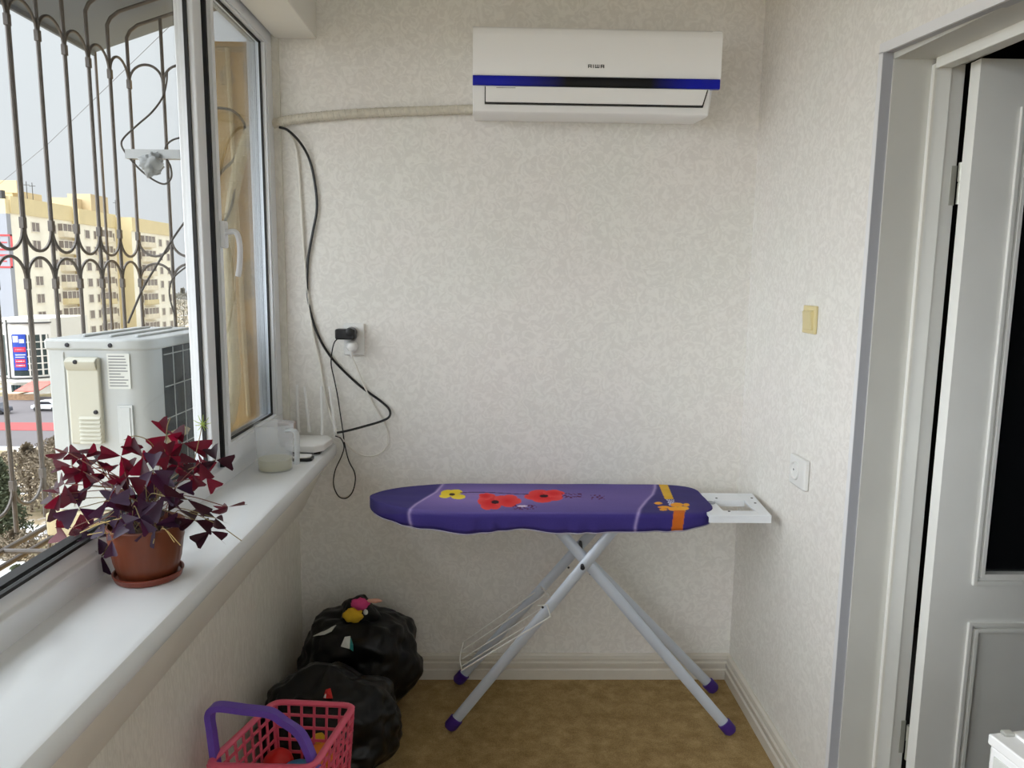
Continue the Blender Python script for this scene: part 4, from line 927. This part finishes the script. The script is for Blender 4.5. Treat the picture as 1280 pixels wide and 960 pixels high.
for k in range(11):
    z_ = uz(445+3.7*k); build(MB().box(ux(137), ux(137+rr.uniform(14, 24)), UY0-.0017, UY0-.001, z_-.0018, z_+.0012), 'print_line', mat('label print grey', (128, 130, 134), .7) if k == 0 else MATS['label print grey'], lb)
build(MB().box(ux(145), ux(164), UY0-.004, UY0, uz(555), uz(506)).box(ux(148), ux(161), UY0-.006, UY0, uz(553), uz(509)), 'knockout_panel', unitm, un, bevel=.0015)
build(MB().box(ux(79), ux(82), UY0-.003, UY0, UZ0+.01, UZ1-.035), 'seam', unitm, un, bevel=.001)
build(MB().box(UX1-.03, UX1-.012, UY0+.08, UY1-.02, UZ0+.03, UZ1-.03), 'condenser_coil', coilm, un)
gw = MB()
for k in range(5): z_ = UZ0+.06+.088*k; gw.tube([(UX1+.002, UY0+.078, z_), (UX1+.002, UY1-.02, z_)], .0018, 5)
for k in range(5): y_ = UY0+.13+.066*k; gw.tube([(UX1+.004, y_, UZ0+.03), (UX1+.004, y_, UZ1-.03)], .0015, 5)
build(gw, 'wire_guard', guardm, un)
cb = build(MB().box(-1.19, -.905, 1.93, 2.62, .780, .842), 'concrete_block', concm, bevel=.006); tag(cb, 'cream slab under the outdoor unit', 'slab')
# ================================================================== WINDOW GRILLE (cage) and canopy
gr = empty('window_grille', (-1.26, 2.2, .6), 'weathered steel window grille with arched bars outside the window', 'grille')
GX, GY = -1.26, 2.69; SPC = .1285
ys = [GY-SPC*k for k in range(0, 30)]
GB, GT = .765, 2.135
ZU = 1.598; ZL = 1.450                      # spring lines of the mid arches
def roofz(x): return 2.262+(x+1.45)*.34
R1 = SPC/2
ex, ey, ez = Vector((1, 0, 0)), Vector((0, 1, 0)), Vector((0, 0, 1))
for k, y in enumerate(ys):
    zt_ = roofz(GX)-.030
    pth = [Vector((GX, y, GB+.03)), Vector((GX, y, zt_-.03)), Vector((GX+.012, y, zt_-.008)), Vector((GX+.04, y, zt_+.012)), Vector((-.86, y, roofz(-.86)-.035))]
    build(MB().tube(pth, .0060, 8), 'bar', barm, gr)
    if k < 24:
        cl_ = MB().box(GX-.007, GX+.007, y-.0075, y+.0075, ZU-.008, ZU+.022).box(GX-.007, GX+.007, y-.0075, y+.0075, ZL-.022, ZL+.008).box(GX-.007, GX+.007, y-.0075, y+.0075, GT-.034, GT-.004).box(GX-.007, GX+.007, y-.0075, y+.0075, .905, .935)
        build(cl_, 'collar', barm, gr, bevel=.002)
for y in ys[1:24]:
    c_ = y+R1
    build(MB().tube(arc((GX, c_, ZU-.005), R1-.004, PI, 2*PI, 14, ey, ez), .0045, 6), 'arch', barm, gr)
    build(MB().tube(arc((GX, c_, ZL+.005), R1-.004, 0, PI, 14, ey, ez), .0045, 6), 'arch', barm, gr)
    build(MB().tube(arc((GX, c_, GT-.01), R1-.004, 0, PI, 14, ey, ez), .0045, 6), 'arch', barm, gr)
    build(MB().tube(arc((GX, c_, .915), R1-.004, PI, 2*PI, 14, ey, ez), .0045, 6), 'arch', barm, gr)
# return panel at the far end
xs = [GX+SPC*.90*k for k in range(1, 3)]
for x in xs:
    build(MB().tube([(x, GY, GB), (x, GY, roofz(x)-.03)], .0060, 8), 'bar', barm, gr)
    c_ = x-R1*.90
    build(MB().tube(arc((c_, GY, ZU-.005), R1*.90-.002, PI, 2*PI, 14, ex, ez), .0045, 6), 'arch', barm, gr)
    build(MB().tube(arc((c_, GY, ZL+.005), R1*.90-.002, 0, PI, 14, ex, ez), .0045, 6), 'arch', barm, gr)
    build(MB().tube(arc((c_, GY, GT-.01), R1*.90-.002, 0, PI, 14, ex, ez), .0045, 6), 'arch', barm, gr)
for (x, z) in ((GX, GB), (GX-.0, .725), (-1.10, GB), (-.95, GB)):
    build(MB().tube([(x, -1.7, z), (x, GY, z)], .0075, 8), 'rail', barm, gr)
for y in ys[::2]: build(MB().tube([(GX, y-.06, GB), (-.86, y-.06, GB)], .0065, 8), 'floor_bar', barm, gr)
can = empty('canopy', (-1.2, 1.0, 2.27), 'grey sheet canopy sloping over the window grille', 'canopy')
cx0, cx1, cy0, cy1 = -1.452, -.86, -2.2, 2.85
build(MB().hexa([(cx0, cy0, roofz(cx0)), (cx1, cy0, roofz(cx1)), (cx1, cy1, roofz(cx1)), (cx0, cy1, roofz(cx0)), (cx0, cy0, roofz(cx0)+.012), (cx1, cy0, roofz(cx1)+.012), (cx1, cy1, roofz(cx1)+.012), (cx0, cy1, roofz(cx0)+.012)]), 'sheet', canm, can)
build(MB().box(cx0-.004, cx0+.006, cy0, cy1, roofz(cx0)-.012, roofz(cx0)+.014), 'edge_trim', canm, can)
for y in (2.845, 2.36, 1.2): build(MB().tube([(cx0+.004, y, -3.0), (cx0+.004, y, roofz(cx0))], .0052, 8), 'post', barm, can)
# galvanised arm with a plastic wrapped bundle, and its cable
arm = empty('bracket_arm', tuple(at_y(190, 194, 2.5)), 'galvanised arm beyond the grille with a plastic wrapped bundle', 'bracket')
a0, a1 = at_y(159, 193, 2.60), at_y(262, 194, 2.60)
build(MB().tube([a0, a1], .021, 4, rot=PI/4, flat=Vector((0, 0, 1))), 'rail', railm, arm)
q0 = at_y(189, 205, 2.57)
mb = MB(); lump(mb, tuple(q0), .030, (1.1, .7, 1.15), 3.3, 26, 16, .75); build(mb, 'wrapped_bundle', polybag, arm, ang=70)
ac_ = [at_y(209, 90, 2.66), at_y(208, 104, 2.66), at_y(203, 122, 2.65), at_y(190, 140, 2.64), at_y(172, 156, 2.63), at_y(155, 172, 2.62), at_y(152, 182, 2.61), at_y(160, 195, 2.60), at_y(175, 212, 2.60), at_y(192, 225, 2.60), at_y(206, 230, 2.60), at_y(214, 222, 2.60), at_y(213, 208, 2.6), at_y(207, 196, 2.6), at_y(207, 184, 2.62), at_y(214, 176, 2.63), at_y(226, 172, 2.64), at_y(250, 168, 2.66)]
tag(cable('thin_cable', ac_, .0032, MATS['dark outside cable']), 'thin cable looping around the bracket arm outside', 'cable')
tag(cable('thin_cable', [at_y(160, 404, 2.50), at_y(168, 385, 2.52), at_y(180, 358, 2.54), at_y(200, 325, 2.56), at_y(215, 300, 2.58), at_y(232, 276, 2.6), at_y(250, 255, 2.6)], .0036, MATS['dark outside cable']), 'thin cable rising diagonally from the top of the outdoor unit', 'cable')
tag(cable('thin_cable', [at_y(219, 396, 2.56), at_y(213, 375, 2.56), at_y(212, 360, 2.56), at_y(217, 347, 2.57), at_y(232, 334, 2.58), at_y(250, 322, 2.6)], .0030, MATS['dark outside cable']), 'short curved cable at the right of the outdoor unit', 'cable')
tag(build(MB().tube([at_y(-20, 246, 34), at_y(60, 180, 28), at_y(215, 30, 22)], .007, 6), 'overhead_wire', MATS['dark outside cable']), 'overhead wire crossing the sky diagonally', 'wire')

# ================================================================== STREET AND BUILDINGS FAR BEYOND
build(MB().box(-420, 260, -160, 620, GZ-1, GZ), 'ground', groundm)['kind'] = 'structure'
build(MB().box(-170, -30, 84, 119, GZ, GZ+.05), 'road', asph)['kind'] = 'structure'
pv = build(MB().box(-170, -30, 92.5, 97.5, GZ+.05, GZ+.10), 'red_paving', redp); tag(pv, 'red paved strip across the street below', 'paving')
win_mesh = {}
def window_mesh(w, h, style):
    key = (w, h, style)
    if key in win_mesh: return win_mesh[key]
    mb = MB()
    # local: x = outward, y = along the wall, z = up
    mb.box(0, .12, -w/2, -w/2+.12, -h/2, h/2, 0).box(0, .12, w/2-.12, w/2, -h/2, h/2, 0).box(0, .12, -w/2, w/2, h/2-.12, h/2, 0).box(0, .16, -w/2-.1, w/2+.1, -h/2-.12, -h/2, 0)
    mb.box(.0, .03, -w/2, w/2, -h/2, h/2, 1)
    if style: mb.box(.0, .10, -.06, .06, -h/2, h/2, 0)
    win_mesh[key] = mb.mesh('window', [bframe, bglass], smooth=False); return win_mesh[key]
def balcony_mesh(w, tint):
    key = ('b', w, tint)
    if key in win_mesh: return win_mesh[key]
    mb = MB(); mb.box(0, 1.1, -w/2, w/2, -1.35, -.25, 0).box(0, 1.1, -w/2, w/2, -1.45, -1.30, 0)
    mb.box(0, .9, -w/2+.1, w/2-.1, -.25, 1.15, 1)
    for k in range(4): y = -w/2+.1+(w-.3)*k/3; mb.box(.9, 1.0, y, y+.12, -.25, 1.15, 2)
    mb.box(0, 1.1, -w/2, w/2, 1.15, 1.30, 2)
    win_mesh[key] = mb.mesh('balcony', [bbal if not tint else byel, bglass, bframe], smooth=False); return win_mesh[key]
bd = empty('apartment_block', (-88, 150, GZ), 'long cream apartment block with a yellow parapet across the street', 'building')
def Yx(px, X): return at_x(px, 349, X).y
ztop = at_x(18, 246, -88).z
secs = [(-88.0, Yx(19.5, -88), Yx(95, -88), [(.36, 2.6, 2), (.66, 1.6, 0)], [(.86, 5.0)]),
        (-86.7, Yx(95, -88)-.01, Yx(148, -86.7), [(.20, 2.0, 0), (.40, 1.2, 0), (.90, 1.6, 0)], [(.62, 5.0)]),
        (-83.1, Yx(148, -86.7)-.01, Yx(217, -83.1), [(.16, 1.8, 0), (.50, 1.8, 2), (.68, 1.8, 0), (.88, 1.8, 0)], [(.33, 5.6)])]
for si, (X, ya, yb, wins, bals) in enumerate(secs):
    zt_ = ztop-(0, .4, .9)[si]
    build(MB().box(X-14, X, ya, yb, GZ, zt_-3.0), 'facade', bcream, bd)
    build(MB().box(X-14, X+.25, ya-.05, yb, zt_-3.0, zt_), 'parapet', byel, bd)
    if si: build(MB().box(X-13, X-.02, ya-.08, ya, GZ, zt_-3.0), 'end_face', byel, bd)
    for k in range(9):
        z_ = zt_-5.0-3.38*k
        for (t, w, st) in wins: link('window', window_mesh(w, 1.75, st), bd, (X, lerp(ya, yb, t), z_))
        for (t, w) in bals: link('balcony', balcony_mesh(w, 1 if k in (4,) else 0), bd, (X, lerp(ya, yb, t), z_))
for (px0_, px1_, X, h0, h1) in ((24, 60, -92, 0, 1.9), (97, 120, -90, .0, 2.2), (120, 141, -88, .0, 3.4), (30, 36, -91, 1.9, 3.6)):
    ya, yb = Yx(px0_, X), Yx(px1_, X); build(MB().box(X-5, X, ya, yb, ztop+h0-.6, ztop+h1), 'roof_box', broof, bd)
for px_ in (42, 49, 150, 153): y_ = Yx(px_, -90); build(MB().tube([(-90, y_, ztop), (-90, y_, ztop+3.6)], .07, 5).box(-90.6, -89.4, y_-.04, y_+.04, ztop+2.9, ztop+3.0), 'antenna', sgrey, bd)
ga = Yx(19.5, -88)
gbl = empty('gable_block', (-95, ga, GZ), 'grey painted end block with red outlined squares, left of the apartment block', 'building')
build(MB().box(-104, -88.02, ga-1.2, ga-.05, GZ, ztop-3.2), 'gable_wall', bgrey, gbl)
build(MB().box(-104, -88.02, ga-1.2, ga-.05, ztop-3.2, ztop-.6), 'parapet', byel, gbl)
build(MB().box(-99, -88.6, ga-1.1, ga-.05, ztop-.6, ztop+.9), 'roof_box', sgrey, gbl)
for (y0_, y1_) in ((293, 313), (318, 335)):
    mb = MB(); yy = ga-1.2
    xa, xb = at_y(-4, y0_, yy).x, at_y(15, y0_, yy).x; zb, za = at_y(8, y0_, yy).z, at_y(8, y1_, yy).z; t_ = .32
    mb.box(xa-3, xb, yy-.08, yy, za, za+t_).box(xa-3, xb, yy-.08, yy, zb-t_, zb).box(xb-t_, xb, yy-.08, yy, za, zb).box(xb-2.0, xb-1.0, yy-.06, yy, (za+zb)/2-.1, (za+zb)/2+.1)
    build(mb, 'sign_square', redsign, gbl)
# shop with curved white front and a blue poster
sh = empty('corner_shop', (-78, 121, GZ), 'white curved shop building with a blue and red poster', 'building')
SY = 120.5
def sx(px): return at_y(px, 440, SY).x
def szz(py): return at_y(25, py, SY).z
cur = []
for k in range(17):
    px = -16+68*k/16; cur.append((sx(px), SY+((px-18)/36)**2*3.2))
poly = cur+[(sx(52), SY+14), (sx(-16), SY+14)]
build(MB().prism(poly, 'z', szz(473), szz(399)), 'upper_wall', shopw, sh)
build(MB().prism([(x, y+.8) for x, y in poly], 'z', GZ, szz(474)), 'ground_wall', shopw, sh)
def cpatch(p0, p1, y0, y1, off, m, name, parent=None):
    n = 4; mb = MB(); pts = []
    for i in range(n+1):
        px = p0+(p1-p0)*i/n; pts.append((sx(px), SY+((px-18)/36)**2*3.2))
    poly = [(x, y-off) for x, y in pts]+[(x, y+.3) for x, y in pts[::-1]]
    return build(mb.prism(poly, 'z', szz(y1), szz(y0)), name, m, parent or sh, smooth=False)
cpatch(-14, 7, 419, 470, .06, shopg, 'shop_window'); cpatch(16, 50, 419, 470, .06, shopg, 'shop_window')
po = cpatch(17, 31.5, 418, 463, .14, sblue, 'poster')
for (a, b, c_, d_, m_) in ((18, 24, 420, 428, swhite), (25, 30, 424, 429, swhite), (18, 31, 434, 440, sred), (19, 30, 449, 454, sred), (19, 30, 455, 459, sred), (19.5, 30.5, 443.0, 444.2, swhite), (19.5, 29.5, 446, 447, swhite), (20, 29, 451, 452, swhite), (20, 29, 456.4, 457.4, swhite), (20, 29, 436, 438, mat('pale red print', (226, 120, 140), .6))): cpatch(a, b, c_, d_, .18, m_, 'print', po)
for px in (33.5, 38.5, 44.5, 49): cpatch(px-.6, px+.6, 419, 470, .16, shopw, 'mullion')
for y_ in (428, 437, 446, 455, 463): cpatch(32, 50, y_-.6, y_+.6, .15, shopw, 'transom')
cpatch(7, 9.5, 400, 473, .2, shopw, 'column'); cpatch(9.5, 10.5, 400, 473, .2, sgrey, 'joint')
for y_ in (404, 473): cpatch(-16, 52, y_-.8, y_+.8, .35, sgrey, 'band')
cpatch(-16, 52, 474.5, 478, .5, shopw, 'cornice')
for px in (9, 14, 18): cpatch(px-1.6, px+1.6, 482, 499, -.6, shopg, 'glass_door')
tr2 = empty('cafe_terrace', (-76, 117, GZ), 'small terrace with a reddish awning in front of the shop', 'terrace')
build(MB().prism([(115.0, szz(482)), (119.4, szz(475)), (119.4, szz(476)), (115.0, szz(483.2))], 'x', sx(42), sx(70)), 'awning', awnm, tr2)
build(MB().box(sx(27), sx(42), 115.5, 119, szz(488), szz(486.5)), 'flat_roof', broof, tr2)
for px in (28, 34, 41, 48, 56, 64): build(MB().tube([(sx(px), 115.5, GZ), (sx(px), 115.5, szz(487))], .09, 6), 'post', sgrey, tr2)
build(MB().box(sx(27), sx(68), 115.4, 115.6, GZ, GZ+1.0), 'railing', mat('brown slatted rail', (150, 120, 92), .8, var=.3, scale=3), tr2)
def car(px, py, label, m_):
    p = at_z(px, py, GZ+.05); r = empty('car', tuple(p), label, 'car')
    prof_ = [(-1.9, .35), (-1.95, .8), (-1.3, 1.0), (-.75, 1.48), (.75, 1.5), (1.35, 1.02), (1.95, .9), (2.0, .35)]
    build(MB().prism([(p.x+a, p.z+b) for a, b in prof_], 'y', p.y-.85, p.y+.85), 'car_body', m_, r, bevel=.08)
    build(MB().prism([(p.x-1.15, p.z+1.04), (p.x-.70, p.z+1.40), (p.x+.70, p.z+1.42), (p.x+1.2, p.z+1.05)], 'y', p.y-.87, p.y+.87), 'car_window', cargl, r)
    for dx in (-1.2, 1.25):
        for dy in (-.78, .78): build(MB().lathe([(.32, -.1), (.32, .1)], (p.x+dx, p.y+dy, p.z+.32), 16, axis='y'), 'wheel', blackp, r)
car(60, 513, 'silver car parked on the street below', carm)
car(-6, 517, 'dark car at the left edge of the street below', mat('dark car paint', (70, 74, 84), .3))
def bush(name, px, py, h, w, m_, label, seed, n=2600, conic=False, grp=None):
    b = at_z(px, py, GZ); r = empty(name, tuple(b), label, 'tree', grp); rr = random.Random(seed); mb = MB()
    mb_t = MB().tube([b, b+Vector((0, 0, h*.55))], .12, 6)
    for k in range(5): a = k*1.3; mb_t.tube([b+Vector((0, 0, h*.25)), b+Vector((math.cos(a)*w*.35, math.sin(a)*w*.35, h*.75))], .05, 5)
    build(mb_t, 'trunk', trunkm, r)
    for i in range(n):
        z = rr.random()**.7; a = rr.uniform(0, 2*PI); rad = (1-z)**.8 if conic else math.sin(min(1, z*1.05+.05)*PI)**.5
        q = w*rad*math.sqrt(rr.random()); p = b+Vector((math.cos(a)*q, math.sin(a)*q, h*(.08+.92*z)))
        d = Vector((rr.gauss(0, 1), rr.gauss(0, 1), rr.gauss(0, 1))).normalized(); e_ = d.orthogonal().normalized(); s_ = rr.uniform(.10, .26)*(h/6)**.5
        o = len(mb.v); mb.v += [tuple(p), tuple(p+d*s_*2.2+e_*s_*.35), tuple(p+d*s_*2.0-e_*s_*.35)]; mb.f.append((o, o+1, o+2)); mb.m.append(0)
    f = build(mb, 'foliage', m_, r, smooth=False); f['kind'] = 'stuff'
bush('fir_tree', 4, 690, 6.5, 2.2, bushg, 'dark green fir at the left edge below the window', 1, 5000, True)
bush('fir_tree', 30, 800, 4.0, .9, bushg, 'narrow young fir in front of the pale shed roof below', 3, 2600, True)
bush('bare_bush', 40, 640, 5.5, 4.6, bushb, 'bare brown bush in the middle of the yard below', 4, 5200)
bush('bare_bush', 84, 600, 4.5, 3.4, bushb, 'bare brown bush behind the outdoor unit', 5, 3800)
bush('bare_bush', 22, 720, 3.0, 2.6, bushb, 'low brown bush by the young fir below', 6, 2600)
bush('street_tree', 231, 418, 15, 9, mat('dim far foliage', (112, 108, 96), .95), 'hazy tree beyond the right end of the apartment block', 7, 4000)
lr = [at_z(px, py, GZ+2.5) for px, py in ((-20, 700), (36, 703), (10, 728), (-40, 732))]
rf_ = empty('shed', (lr[0].x, lr[0].y, GZ), 'pale metal shed roof down in the yard', 'shed')
build(MB().hexa([tuple(p-Vector((0, 0, .12))) for p in lr]+[tuple(p) for p in lr]), 'roof', mat('pale sheet roof', (170, 172, 172), .6), rf_)
cl2 = sum(lr, Vector())/4; build(MB().prism([(cl2.x+(p.x-cl2.x)*.85, cl2.y+(p.y-cl2.y)*.85) for p in lr], 'z', GZ, GZ+2.4), 'shed_wall', concm, rf_)
bpy.context.view_layer.update()
